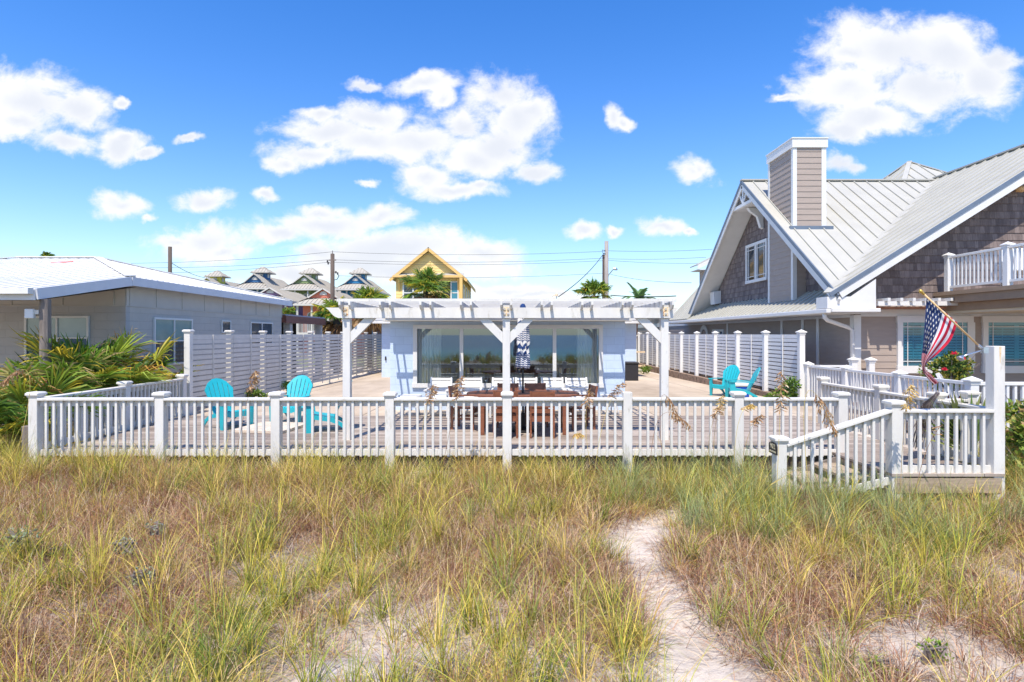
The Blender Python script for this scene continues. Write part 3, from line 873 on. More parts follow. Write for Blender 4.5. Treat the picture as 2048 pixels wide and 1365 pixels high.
curtain(-2.32, -1.72); curtain(1.72, 2.28)
mb = MB(); mb.box(-6.03, -5.97, 27.93, 28.0, 0.62, 0.80); part(mb, 'outdoor_outlet', BLACK, hs_)
mb = MB(); mb.box(5.55, 5.64, 27.96, 28.0, 0.85, 2.1); part(mb, 'wing_window', GLASS_DK, hs_)
tb = thing('indoor_table', 'white table with a wooden top standing inside the picture window', 'table', (0.1, 16.4, 0.02))
mb = MB(); mb.box(-1.1, 1.25, 15.9, 16.9, 0.77, 0.81); part(mb, 'tabletop', RED_WOOD, tb)
mb = MB(); mb.box(-1.0, 1.15, 16.0, 16.8, 0.66, 0.77); part(mb, 'apron', W_TRIM, tb)
for x in (-.98, 1.05):
    for y in (16.0, 16.72):
        mb = MB(); mb.box(x, x + .08, y, y + .08, 0.02, .66); part(mb, 'leg', W_TRIM, tb)


# ---------------------------------------------------------------- privacy fences
def slat_panel(parent, x, ya, yb, za, zb_, m, face, fill=.78):
    """horizontal boards between two posts, with a thin upright batten half way; ends follow the falling ground"""
    mb = MB(); n = 14; top = 1.872
    for k in range(n):
        f0 = k / n; f1 = (k + (fill if k else 0.92)) / n
        z = lambda zb0, f: top - (top - zb0 - 0.1) * f
        hgt = .105
        a0, b0 = z(za, f0), z(zb_, f0); a1, b1 = z(za, f1), z(zb_, f1)
        mb.add([(x, ya, a1), (x, yb, b1), (x, yb, b0), (x, ya, a0), (x + .02, ya, a1), (x + .02, yb, b1), (x + .02, yb, b0), (x + .02, ya, a0)],
               [(0, 1, 2, 3), (7, 6, 5, 4), (0, 4, 5, 1), (1, 5, 6, 2), (2, 6, 7, 3), (3, 7, 4, 0)])
    p = part(mb, 'slat_panel', m, parent)
    mb = MB()
    ym = (ya + yb) / 2; zm = (za + zb_) / 2
    xx = x + .021 if face > 0 else x - .021
    mb.box(min(xx, xx + face * .02), max(xx, xx + face * .02), ym - .02, ym + .02, zm + .06, top); part(mb, 'batten', m, p)


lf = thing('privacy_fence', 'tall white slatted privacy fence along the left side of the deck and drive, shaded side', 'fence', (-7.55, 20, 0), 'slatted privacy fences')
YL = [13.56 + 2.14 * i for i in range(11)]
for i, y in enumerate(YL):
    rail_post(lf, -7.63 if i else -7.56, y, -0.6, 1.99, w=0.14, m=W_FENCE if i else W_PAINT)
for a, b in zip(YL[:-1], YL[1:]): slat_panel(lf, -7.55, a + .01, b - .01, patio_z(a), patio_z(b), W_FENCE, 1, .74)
rf = thing('privacy_fence', 'tall white slatted privacy fence with pyramid caps along the right side of the drive', 'fence', (8.15, 25, 0), 'slatted privacy fences')
YR = [15.98 + 2.22 * i for i in range(10)]
for i, y in enumerate(YR): rail_post(rf, 8.12, y, -0.4, 1.98, w=0.15, m=W_FRESH, cap='pyramid')
for a, b in zip(YR[:-1], YR[1:]): slat_panel(rf, 8.16, a + .08, b - .08, 0.07, 0.07, W_FRESH, -1)
gt = thing('side_gate', 'narrow cream gate with a slanting brace between the house wing and the right fence', 'gate', (7.1, 33.5, -0.3))
for x in (6.5, 6.95, 7.3):
    mb = MB(); mb.box(x, x + .12, 33.4, 33.5, -0.35, 1.35 + (x - 6.5) * .6); part(mb, 'board', W_CREAM, gt)
mb = MB(); mb.bar((6.3, 33.38, 1.2), (7.7, 33.38, 1.95), .06, .06); part(mb, 'brace', W_CREAM, gt)
mb = MB(); mb.box(6.45, 7.9, 33.36, 33.39, 0.0, 0.1); mb.box(6.45, 7.9, 33.36, 33.39, 0.8, 0.9); part(mb, 'rail', RUST, gt)

# ---------------------------------------------------------------- resin garden chairs
def adirondack():
    root = thing('garden_chair', 'x', 'chair', (0, 0, 0), 'turquoise garden chairs')
    # fanned backrest, leaning back (+Y), rounded top
    mb = MB(); n = 6; NT_ = 12
    def bp(fr_, tt):
        w = 0.215 + 0.075 * min(1, tt / .62)
        lean = tt * 0.76
        return Vector((fr_ * w, 0.10 + 0.40 * lean + 0.03 * (1 - fr_ * fr_) * tt, 0.27 + 0.92 * lean))
    for i in range(n):
        fa, fb = -1 + 2 * i / n, -1 + 2 * (i + 1) / n
        vs = []; fs = []
        for j in range(NT_ + 1):
            q = j / NT_
            g = 0.028 if 0.1 < q < 0.86 else 0.0
            for fr_ in (fa + g, fb - g):
                tt = q * (1 - .30 * abs(fr_) ** 2.4)
                p = bp(fr_, tt); vs += [p, p + Vector((0, .022, -.008))]
        for j in range(NT_):
            o = 4 * j
            fs += [(o, o + 2, o + 6, o + 4), (o + 1, o + 5, o + 7, o + 3), (o, o + 4, o + 5, o + 1), (o + 2, o + 3, o + 7, o + 6)]
        fs += [(0, 1, 3, 2), (4 * NT_, 4 * NT_ + 2, 4 * NT_ + 3, 4 * NT_ + 1)]
        mb.add(vs, fs)
    bk = part(mb, 'backrest', TEAL, root)
    mb = MB(); mb.bar((-.235, .30, .60), (.235, .30, .60), .02, .05); part(mb, 'back_brace', TEAL, bk)
    # seat of lengthwise slats sloping to the rear, with a rolled front edge
    mb = MB()
    prof = [(-.40, .30), (-.385, .345), (-.34, .365), (-.15, .32), (.12, .27)]
    for i in range(6):
        xa = -.255 + i * .085 + .005; xb = xa + .075
        vs = []; fs = []
        for (y, z) in prof: vs += [(xa, y, z), (xb, y, z), (xa, y + .004, z - .022), (xb, y + .004, z - .022)]
        for j in range(len(prof) - 1):
            o = 4 * j; fs += [(o, o + 1, o + 5, o + 4), (o + 2, o + 6, o + 7, o + 3), (o, o + 4, o + 6, o + 2), (o + 1, o + 3, o + 7, o + 5)]
        fs += [(0, 2, 3, 1), (16, 17, 19, 18)]
        mb.add(vs, fs)
    part(mb, 'seat', TEAL, root)
    mb = MB(); mb.prism([(-.26, -.405, .345), (.26, -.405, .345), (.26, -.405, .27), (.16, -.405, .235), (-.16, -.405, .235), (-.26, -.405, .27)], (0, .02, 0)); part(mb, 'apron', TEAL, root)
    for s in (-1, 1):
        mb = MB(); x = s * .285
        poly = [(x, -.43, .54), (x, -.29, .54), (x, -.265, .30), (x, -.30, 0), (x, -.40, 0), (x, -.425, .30)]
        mb.prism(poly, (s * .03, 0, 0)); mb.prism([(x, -.43, .54), (x, -.43, 0.3), (x, -.40, 0.0), (x - s * .045, -.40, 0.0), (x - s * .05, -.43, .3), (x - s * .05, -.43, .54)], (0, .02, 0))
        part(mb, 'front_leg', TEAL, root)
        mb = MB()
        poly = [(x, -.27, .33), (x, .10, .275), (x, .30, .16), (x, .44, 0.0), (x, .36, 0.0), (x, .22, .13), (x, .06, .20), (x, -.27, .26)]
        mb.prism(poly, (s * .022, 0, 0)); part(mb, 'rear_leg', TEAL, root)
        mb = MB()
        xo, xi = s * .345, s * .235
        vs = []
        for (y, z, a, b) in ((-.46, .552, .27, .335), (-.42, .556, .235, .35), (-.1, .552, .24, .345), (.12, .545, .235, .32), (.24, .54, .215, .29)):
            vs += [(s * a, y, z), (s * b, y, z), (s * a, y, z - .022), (s * b, y, z - .022)]
        fs = []
        for j in range(4):
            o = 4 * j; fs += [(o, o + 1, o + 5, o + 4), (o + 2, o + 6, o + 7, o + 3), (o, o + 4, o + 6, o + 2), (o + 1, o + 3, o + 7, o + 5)]
        fs += [(0, 2, 3, 1), (16, 17, 19, 18)]
        mb.add(vs, fs); part(mb, 'arm', TEAL, root)
    return root


def heading(fx, fy):
    """rotation that turns a thing whose front is -Y to face (fx, fy)"""
    return math.atan2(fx, -fy)


ad = adirondack()
ad['label'] = 'turquoise garden chair nearest the left slatted fence, facing right across the paver slab'
ad.location = (-5.72, 11.68, 0); ad.rotation_euler = (0, 0, heading(.82, -.57))
dup(ad, (-4.66, 12.42, 0), heading(-.10, -.99), 'turquoise garden chair behind the paver slab, turned to face the dune')
dup(ad, (-3.54, 11.28, 0), heading(-.97, -.24), 'turquoise garden chair half hidden by the left pergola post, seen from its side')
dup(ad, (6.92, 18.35, patio_z(18.35)), heading(-.80, -.60), 'turquoise garden chair left of the blue cooler by the right fence')
dup(ad, (6.95, 17.02, patio_z(17.0)), heading(-.97, .22), 'turquoise garden chair in front of the blue cooler, seen from its side')
cl = thing('cooler_box', 'small blue cooler with a white lid between the two turquoise chairs by the right fence', 'cooler', (7.12, 17.9, patio_z(17.9)))
CBLUE = mat('blue_plastic', srgb(24, 78, 176), 0.4, 0.08, 4)
mb = MB(); mb.box(6.83, 7.41, 17.72, 18.08, patio_z(17.9), .26); part(mb, 'body', CBLUE, cl, bevel=.02)
mb = MB(); mb.box(6.81, 7.43, 17.70, 18.10, .262, .36); part(mb, 'lid', W_FRESH, cl, bevel=.02)
mb = MB(); mb.tube([(6.82, 17.9, .2), (6.79, 17.9, .22), (6.79, 17.7, .31), (6.82, 17.69, .3)], .012); part(mb, 'handle', W_FRESH, cl)
# pale paver slab between the left chairs
sl = thing('paver_slab', 'low square slab of pale pavers on the deck between the left turquoise chairs', 'paving slab', (-4.7, 11.4, 0))
ca, sa = math.cos(-.16), math.sin(-.16)
for i in range(3):
    for j in range(3):
        cx_, cy_ = (i - 1) * .35, (j - 1) * .35
        mb = MB(); q = [(cx_ - .17, cy_ - .17), (cx_ + .17, cy_ - .17), (cx_ + .17, cy_ + .17), (cx_ - .17, cy_ + .17)]
        mb.prism([(-4.7 + a * ca - b * sa, 11.4 + a * sa + b * ca, 0.003) for a, b in q], (0, 0, .06)); part(mb, 'paver', PAVER, sl, bevel=.006)

# ---------------------------------------------------------------- dining set
dt = thing('dining_table', 'brown hardwood oval dining table under the pergola with a closed parasol through it', 'table', (0.27, 11.15, 0))
NS = 9
for k in range(NS):           # top made of boards across, cut to an oval
    ya, yb = 10.56 + 1.18 * k / NS + .004, 10.56 + 1.18 * (k + 1) / NS - .004
    hw = lambda y: 1.09 * (max(0.0, 1 - abs((y - 11.15) / .66) ** 2.6)) ** (1 / 2.2)
    mb = MB()
    h0, h1 = hw(ya), hw(yb)
    mb.prism([(.27 - h0, ya, .715), (.27 + h0, ya, .715), (.27 + h1, yb, .715), (.27 - h1, yb, .715)], (0, 0, .03)); part(mb, 'top_board', RED_WOOD, dt)
mb = MB(); mb.box(-.5, 1.04, 10.72, 10.75, .62, .714); mb.box(-.5, 1.04, 11.55, 11.58, .62, .714); mb.box(-.5, -.47, 10.75, 11.55, .62, .714); mb.box(1.01, 1.04, 10.75, 11.55, .62, .714); part(mb, 'apron', RED_WOOD, dt)
for x in (-.53, 1.0):
    for y in (10.70, 11.53):
        mb = MB(); mb.box(x, x + .07, y, y + .07, 0, .714); part(mb, 'leg', RED_WOOD, dt, bevel=.008)


def dining_chair(arms):
    root = thing('dining_chair', 'x', 'chair', (0, 0, 0), 'brown hardwood dining chairs')
    for s in (-1, 1):
        mb = MB(); x = s * .225
        poly = [(x, .20, 0), (x, .245, 0), (x, .245, .42), (x, .30, .86), (x, .265, .86), (x, .20, .44)]
        mb.prism(poly, (-s * .032, 0, 0)); part(mb, 'rear_leg', RED_WOOD, root)
        mb = MB(); mb.box(min(x, x - s * .036), max(x, x - s * .036), -.235, -.195, 0, .62 if arms else .41); part(mb, 'front_leg', RED_WOOD, root)
        if arms:
            mb = MB(); mb.box(min(x + s * .015, x - s * .05), max(x + s * .015, x - s * .05), -.26, .27, .621, .645); part(mb, 'arm', RED_WOOD, root)
    mb = MB()
    for k in range(6): mb.box(-.225, .225, -.24 + k * .077, -.24 + k * .077 + .066, .411, .43)
    part(mb, 'seat', RED_WOOD, root)
    for (z0, z1) in ((.70, .85), (.56, .68), (.47, .54)):
        mb = MB(); ya = .225 + (z0 - .42) * .105; yb = .225 + (z1 - .42) * .105
        mb.prism([(-.2, ya, z0), (.2, ya, z0), (.2, yb, z1), (-.2, yb, z1)], (0, .02, 0)); part(mb, 'back_slat', RED_WOOD, root)
    mb = MB(); mb.box(-.19, .19, -.225, -.205, .33, .40); mb.box(-.19, .19, .20, .22, .30, .40); mb.box(-.205, -.185, -.2, .2, .2, .24); mb.box(.185, .205, -.2, .2, .2, .24); part(mb, 'stretcher', RED_WOOD, root)
    return root


dc = dining_chair(False)
# a chair's front is -Y; far side chairs face the dune, near side chairs turn their backs to it
dc['label'] = 'brown dining chair on the far side of the table, left of the parasol pole'
dc.location = (-.02, 11.8, 0)
dup(dc, (.56, 11.82, 0), .04, 'brown dining chair on the far side of the table, right of the parasol pole')
dup(dc, (-.07, 10.62, 0), math.pi + .03, 'brown dining chair with its back to the dune, behind the middle pergola post')
dup(dc, (.61, 10.6, 0), math.pi - .04, 'brown dining chair with its back to the dune, on the right of the near side')
da = dining_chair(True)
da['label'] = 'brown dining armchair at the left end of the table, facing right'
da.location = (-.86, 11.5, 0); da.rotation_euler = (0, 0, heading(1, -.25))
dup(da, (1.42, 11.5, 0), heading(-1, -.2), 'brown dining armchair at the right end of the table, facing left')


def parasol_mat():
    m, t, b = base_mat('navy_white_zigzag_canvas')
    tc = t.new('ShaderNodeTexCoord'); sp = t.new('ShaderNodeSeparateXYZ'); t.link(tc.outputs['Object'], sp.inputs[0])
    ang = t.math('ARCTAN2', sp.outputs['Y'], sp.outputs['X'])
    zig = t.math('PINGPONG', t.math('MULTIPLY', ang, 1.6), 0.5)
    zz = t.math('ADD', sp.outputs['Z'], t.math('MULTIPLY', zig, 0.045))
    fine = t.math('GREATER_THAN', t.math('FRACT', t.math('DIVIDE', zz, 0.042)), 0.5)
    zw = t.math('ADD', sp.outputs['Z'], t.math('MULTIPLY', t.math('PINGPONG', t.math('MULTIPLY', ang, 0.9), 0.5), 0.16))
    wide = t.math('GREATER_THAN', t.math('FRACT', t.math('DIVIDE', zw, 0.15)), 0.45)
    sel = t.ramp(t.math('DIVIDE', sp.outputs['Z'], 2.6), [(0.0, 0.0), (0.57, 0.0), (0.575, 1.0), (0.67, 1.0), (0.675, 0.0), (0.80, 0.0), (0.805, 1.0)])
    w = t.math('ADD', t.math('MULTIPLY', fine, t.math('SUBTRACT', 1.0, sel)), t.math('MULTIPLY', wide, sel))
    topb = t.math('GREATER_THAN', sp.outputs['Z'], 2.30)
    w = t.math('MULTIPLY', w, t.math('SUBTRACT', 1.0, topb))
    c = t.mix(w, srgb(28, 62, 118), (0.78, 0.78, 0.78))
    t.link(c, b.inputs['Base Color']); b.inputs['Roughness'].default_value = 0.85
    return m


pz = thing('closed_parasol', 'closed parasol of navy and white zigzag canvas standing in the dining table', 'parasol', (0.27, 11.15, 0))
mb = MB(); mb.tube([(.27, 11.15, .05), (.27, 11.15, 2.5)], .02, 10); part(mb, 'pole', BLACK, pz)
mb = MB(); mb.lathe([(.24, 0.002), (.24, .04), (.18, .08), (.05, .10), (.04, .34), (.03, .35)], (.27, 11.15, 0), 20); part(mb, 'base', BLACK, pz, smooth=False)
mb = MB(); vs = []; fs = []
zs = [1.23, 1.27, 1.35, 1.5, 1.62, 1.72, 1.86, 2.02, 2.18, 2.28, 2.32, 2.345, 2.42, 2.47, 2.49]
rs_ = [.115, .125, .12, .112, .092, .115, .108, .098, .09, .08, .085, .06, .055, .035, .02]
nn = 48
for z, r in zip(zs, rs_):
    for k in range(nn):
        a = 2 * math.pi * k / nn
        rr_ = r * (1 + .20 * math.cos(8 * a + z * 1.2) * (1 if z < 2.3 else .3) + .05 * math.sin(3 * a + 5 * z))
        vs.append((.27 + rr_ * math.cos(a), 11.15 + rr_ * math.sin(a), z + (.025 * math.cos(8 * a) if z < 1.25 else 0)))
for j in range(len(zs) - 1):
    for k in range(nn): fs.append((j * nn + k, j * nn + (k + 1) % nn, (j + 1) * nn + (k + 1) % nn, (j + 1) * nn + k))
fs.append(tuple(range(nn))[::-1]); fs.append(tuple(range((len(zs) - 1) * nn, len(zs) * nn)))
mb.add(vs, fs); part(mb, 'canopy', parasol_mat(), pz, smooth=True)
mb = MB(); mb.lathe([(.015, 0), (.03, .02), (.02, .05), (.005, .06)], (.27, 11.15, 2.49), 10); part(mb, 'finial', BLACK, pz)
mb = MB(); mb.lathe([(.10, 0), (.105, .02), (.10, .045)], (.27, 11.15, 1.60), 24); part(mb, 'tie_band', mat('navy_canvas', srgb(28, 62, 118), .8, .05, 5), pz)


# white slatted armchairs along the house wall
def slat_chair():
    root = thing('slatted_armchair', 'x', 'chair', (0, 0, 0), 'white slatted armchairs along the house wall')
    for k in range(6):
        z0 = .40 + k * .078; y0 = .19 + (z0 - .38) * .42
        mb = MB(); mb.prism([(-.215, y0, z0), (.215, y0, z0), (.215, y0 + .023, z0 + .056), (-.215, y0 + .023, z0 + .056)], (0, .018, -.006)); part(mb, 'back_slat', W_FRESH, root)
    mb = MB()
    for k in range(6): mb.box(-.215, .215, -.27 + k * .078, -.27 + k * .078 + .066, .385 - k * .008, .405 - k * .008)
    part(mb, 'seat', W_FRESH, root)
    for s in (-1, 1):
        x = s * .262
        mb = MB(); mb.box(min(x, x - s * .04), max(x, x - s * .04), -.29, -.22, 0, .60); part(mb, 'front_leg', W_FRESH, root)
        mb = MB(); mb.prism([(x, .24, 0), (x, .31, 0), (x, .30, .40), (x, .42, .86), (x, .37, .86), (x, .20, .40)], (-s * .04, 0, 0)); part(mb, 'rear_leg', W_FRESH, root)
        mb = MB(); mb.box(min(x + s * .03, x - s * .06), max(x + s * .03, x - s * .06), -.32, .30, .60, .625); part(mb, 'arm', W_FRESH, root)
    mb = MB(); mb.box(-.22, .22, -.275, -.255, .31, .38); part(mb, 'apron', W_FRESH, root)
    return root


sc_ = slat_chair()
names = ['leftmost of the white slatted armchairs under the picture window, beside the round side table', 'second white slatted armchair from the left, behind the left end of the dining table',
         'white slatted armchair behind the middle pergola post', 'white slatted armchair just left of the parasol pole, fourth in the row', 'white slatted armchair right of the parasol, second from the row end',
         'rightmost of the white slatted armchairs, in front of the right curtain']
xs = [(p - CX) * 13.45 / F for p in (879.5, 943, 1004, 1053.5, 1105, 1156)]
for i, x in enumerate(xs):
    if i == 0: sc_.location = (x, 13.25, 0); sc_.rotation_euler = (0, 0, -.05); sc_['label'] = names[0]
    else: dup(sc_, (x, 13.25 + .03 * math.sin(i * 2), 0), (.05, -.06, .03, -.02, .07)[i - 1], names[i])


def side_table(px, Y, r, label, rz):
    root = thing('side_table', label, 'table', ((px - CX) * Y / F, Y, 0), 'white round side tables')
    cx_, cy_, _ = root.location
    mb = MB(); mb.lathe([(r - .03, 0), (r, .008), (r, .022), (r - .015, .03), (0.001, .032)], (cx_, cy_, .44), 28); part(mb, 'tabletop', W_TRIM, root)
    for k in range(4):
        a = math.pi / 4 + k * math.pi / 2 + rz; c, s = math.cos(a), math.sin(a)
        mb = MB(); mb.tube([(cx_ + c * q, cy_ + s * q, z) for q, z in ((r * .55, .44), (r * .78, .36), (r * .82, .24), (r * .9, .1), (r * .98, 0.0))], [.022, .024, .02, .018, .02], 8); part(mb, 'leg', W_TRIM, root, smooth=True)
    mb = MB(); mb.bar((cx_ - r * .6, cy_, .2), (cx_ + r * .6, cy_, .2), .03, .02); mb.bar((cx_, cy_ - r * .6, .2), (cx_, cy_ + r * .6, .2), .03, .018); part(mb, 'cross_brace', W_TRIM, root)


side_table(820, 13.3, .28, 'white round side table left of the row of white armchairs', 0)
side_table(1219, 13.4, .22, 'white round side table right of the row of white armchairs', .4)
bx = thing('storage_box', 'black wicker storage box standing at the right wing of the blue house', 'storage box', (5.1, 25.8, patio_z(25.8)))
zg = patio_z(25.8)
mb = MB(); mb.box(4.45, 5.72, 25.4, 26.1, zg + .01, zg + .74); part(mb, 'body', WICKER, bx, bevel=.02)
mb = MB(); mb.box(4.42, 5.75, 25.37, 26.13, zg + .742, zg + .83); part(mb, 'lid', WICKER, bx, bevel=.03)
# ---------------------------------------------------------------- wall and roof helpers
def clip_band(poly, z0, z1):
    def cut(ps, f):
        out = []
        for i in range(len(ps)):
            a, b = ps[i], ps[(i + 1) % len(ps)]; fa, fb = f(a), f(b)
            if fa >= 0: out.append(a)
            if fa * fb < 0:
                q = fa / (fa - fb); out.append((a[0] + (b[0] - a[0]) * q, a[1] + (b[1] - a[1]) * q))
        return out
    p = cut(poly, lambda v: v[1] - z0)
    return cut(p, lambda v: z1 - v[1]) if len(p) >= 3 else []


def lap(mb, poly, o, sdir, ndir, exp=.18, lip=.013):
    """overlapping boards on a wall: poly is convex in (along, height)"""
    o = Vector(o); S = Vector(sdir); N = Vector(ndir); Z = Vector((0, 0, 1))
    zmin = min(p[1] for p in poly); zmax = max(p[1] for p in poly); z = zmin
    while z < zmax - 1e-4:
        c = clip_band(poly, z, min(z + exp, zmax))
        if len(c) >= 3:
            d = lambda h: lip * (1 - (h - z) / exp) + .001
            mb.face(*[o + S * a + Z * h + N * d(h) for a, h in c])
            low = [a for a, h in c if abs(h - z) < 1e-5]
            if len(low) >= 2:
                a, b = min(low), max(low)
                mb.face(o + S * a + Z * z, o + S * b + Z * z, o + S * b + Z * z + N * lip, o + S * a + Z * z + N * lip)
        z += exp


def seams(mb, poly, rib, spacing, w=.03, h=.035):
    """raised ribs on a planar convex roof polygon"""
    ps = [Vector(p) for p in poly]; r = Vector(rib).normalized()
    n = (ps[1] - ps[0]).cross(ps[2] - ps[0]).normalized()
    if n.z < 0: n = -n
    s = n.cross(r).normalized()
    ts = [(p - ps[0]).dot(s) for p in ps]
    t_ = min(ts) + spacing * .5
    while t_ < max(ts):
        hit = []
        for i in range(len(ps)):
            a, b = ps[i], ps[(i + 1) % len(ps)]; ta, tb = ts[i] - t_, ts[(i + 1) % len(ps)] - t_
            if ta * tb < 0: hit.append(a + (b - a) * (ta / (ta - tb)))
        if len(hit) == 2 and (hit[1] - hit[0]).length > .05:
            mb.bar(hit[0] + n * (h / 2), hit[1] + n * (h / 2), w, h, n)
        t_ += spacing


def slab(mb, poly, th):
    ps = [Vector(p) for p in poly]
    n = (ps[1] - ps[0]).cross(ps[2] - ps[0]).normalized()
    if n.z < 0: n = -n
    mb.prism(ps, -n * th)


def sash_window(parent, axis, c0, c1, z0, z1, plane, out, panes, name='window', fw=.06, m=None, gm=None, mid=None, muntin=False, depth=.05, upper=None):
    """framed window proud of a wall; axis X: wall plane y=plane, axis Y: plane x=plane; out = outward sign; panes = number side by side; mid = height of a meeting rail"""
    m = m or W_TRIM; gm = gm or GLASS_DK
    def bx_(mb, a0, a1, zz0, zz1, d0, d1):
        lo, hi = sorted((plane + out * d0, plane + out * d1))
        if axis == 'X': mb.box(a0, a1, lo, hi, zz0, zz1)
        else: mb.box(lo, hi, a0, a1, zz0, zz1)
    mb = MB()
    bx_(mb, c0, c1, z1 - fw, z1, .001, depth); bx_(mb, c0, c1, z0, z0 + fw, .001, depth + .012)
    bx_(mb, c0, c0 + fw, z0 + fw, z1 - fw, .001, depth - .002); bx_(mb, c1 - fw, c1, z0 + fw, z1 - fw, .001, depth - .002)
    W = (c1 - c0 - 2 * fw); pw = W / panes
    for i in range(1, panes): bx_(mb, c0 + fw + i * pw - fw * .45, c0 + fw + i * pw + fw * .45, z0 + fw, z1 - fw, .001, depth - .004)
    if mid: bx_(mb, c0 + fw, c1 - fw, mid - fw * .35, mid + fw * .35, .001, depth - .006)
    if muntin:
        for i in range(panes):
            a = c0 + fw + i * pw
            for q in (.16, .84): bx_(mb, a + pw * q - .012, a + pw * q + .012, z0 + fw, z1 - fw, .022, depth - .008)
            for q in (.1, .9): zz = z0 + fw + (z1 - z0 - 2 * fw) * q; bx_(mb, a, a + pw, zz - .012, zz + .012, .022, depth - .01)
    wn = part(mb, name, m, parent)
    for i in range(panes):
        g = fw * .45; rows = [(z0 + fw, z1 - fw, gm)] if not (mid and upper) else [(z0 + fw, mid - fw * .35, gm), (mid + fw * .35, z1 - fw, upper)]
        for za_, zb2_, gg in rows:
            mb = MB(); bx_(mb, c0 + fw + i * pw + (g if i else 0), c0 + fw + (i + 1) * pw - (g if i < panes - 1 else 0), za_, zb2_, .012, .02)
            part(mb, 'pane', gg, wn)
    return wn


# ---------------------------------------------------------------- grey house on the left
gh = thing('neighbour_house', 'low grey block house with a white corrugated hip roof on the left', 'house', (-13, 18, -.2))
XE, XW = -8.85, -9.2
ridgeL, ridgeR = Vector((-15.7, 18.4, 4.31)), Vector((-13.15, 18.4, 4.31))
tip, far_, fl, bl = Vector((XE, 13.45, 3.22)), Vector((XE, 23.4, 3.22)), Vector((-20, 13.45, 3.22)), Vector((-20, 23.4, 3.22))
porchR, porchL = Vector((XE, 10.75, 2.735)), Vector((-20, 10.75, 2.735))
mb = MB()
slab(mb, [tip, far_, ridgeR], .05); slab(mb, [fl, tip, ridgeR, ridgeL], .05); slab(mb, [far_, bl, ridgeL, ridgeR], .05); slab(mb, [bl, fl, ridgeL], .05)
slab(mb, [porchL, porchR, tip, fl], .05)
rfp = part(mb, 'roof', ROOF_WHITE, gh)
mb = MB()
seams(mb, [fl, tip, ridgeR, ridgeL], (ridgeR - Vector((ridgeR.x, 13.45, 3.22))), .30, .09, .016); seams(mb, [porchL, porchR, tip, fl], tip - porchR, .30, .09, .016)
seams(mb, [tip, far_, ridgeR], Vector((1, 0, -.253)), .23, .06, .022)
part(mb, 'corrugation', ROOF_WHITE, rfp)
mb = MB()
for a, b in ((tip, ridgeR), (far_, ridgeR), (ridgeL, ridgeR), (fl, ridgeL)): mb.bar(a + Vector((0, 0, .035)), b + Vector((0, 0, .035)), .22, .03)
part(mb, 'ridge_cap', ROOF_WHITE, rfp)
mb = MB(); o = Vector((.02, 0, -.10))
mb.bar(porchR + o, tip + o, .035, .21); mb.bar(tip + Vector((.02, 0.02, -.10)), far_ + Vector((.02, 0, -.10)), .036, .2)
mb.box(-20, XE - .01, 10.73, 10.77, 2.52, 2.715); part(mb, 'fascia', mat('greyed_white_fascia', srgb(206, 208, 212), .6, .05, 3), gh)
mb = MB(); mb.box(-20, XE - .02, 10.60, 10.725, 2.63, 2.74); part(mb, 'gutter', W_TRIM, gh)
mb = MB(); mb.add([porchL + Vector((0, .03, -.22)), porchR + Vector((-.01, .03, -.22)), tip + Vector((-.01, .35, -.2)), fl + Vector((0, .35, -.2))], [(0, 1, 2, 3)]); part(mb, 'porch_ceiling', mat('shaded_beige_boards', srgb(170, 152, 130), .8, .1, 2), gh)
mb = MB(); mb.box(-20, XW, 13.8, 13.95, -.3, 2.56); part(mb, 'front_wall', GREY_BLK_X, gh)
mb = MB(); mb.box(XW - .15, XW, 13.951, 23.25, -.3, 2.56); part(mb, 'side_wall', GREY_BLK_Y, gh)
mb = MB(); mb.box(-20, XW, 13.79, 13.94, 2.575, 3.2); mb.box(XW - .14, XW + .01, 13.941, 23.26, 2.575, 3.16); part(mb, 'upper_panel', GREY_PANEL, gh)
mb = MB(); mb.box(-20, XW + .02, 13.775, 13.94, 2.555, 2.578); mb.box(XW, XW + .022, 13.94, 23.27, 2.555, 2.578)
for k in range(9): mb.box(XW + .005, XW + .022, 13.8 + 1.18 * k, 13.83 + 1.18 * k, 2.58, 3.15)
for k in range(7): mb.box(-9.5 - 1.22 * k, -9.47 - 1.22 * k, 13.772, 13.8, 2.58, 3.18)
part(mb, 'batten', GREY_PANEL, gh)
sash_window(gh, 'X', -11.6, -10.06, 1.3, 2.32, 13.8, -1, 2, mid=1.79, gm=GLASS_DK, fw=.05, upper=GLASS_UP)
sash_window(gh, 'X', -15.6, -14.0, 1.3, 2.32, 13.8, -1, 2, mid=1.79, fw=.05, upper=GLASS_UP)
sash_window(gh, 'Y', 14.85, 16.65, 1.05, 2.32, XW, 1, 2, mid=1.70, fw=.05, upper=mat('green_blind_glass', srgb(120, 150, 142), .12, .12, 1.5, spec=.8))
sash_window(gh, 'Y', 18.35, 18.95, 1.92, 2.33, XW, 1, 1, fw=.04)
sash_window(gh, 'Y', 20.4, 22.3, 1.5, 2.33, XW, 1, 2, fw=.05)
mb = MB(); mb.tube([(-8.83, 10.95, -.3), (-8.83, 10.95, 1.2), (-8.83, 10.95, 2.55)], [.10, .095, .09], 12); mb.bar((-8.83, 10.95, 2.3), (-8.95, 11.0, 2.55), .05, .05)
part(mb, 'porch_post', GREY_WOOD, gh, label='round weathered timber post', smooth=False)
fl_ = thing('floodlight', 'white square floodlight fixed to the weathered porch post', 'lamp', (-9.02, 10.93, 2.25))
mb = MB(); mb.box(-9.16, -8.99, 10.86, 10.93, 2.18, 2.36); part(mb, 'lamp_head', W_FRESH, fl_, bevel=.01)
mb = MB(); mb.box(-8.99, -8.91, 10.89, 10.93, 2.26, 2.34); part(mb, 'bracket', W_CREAM, fl_)
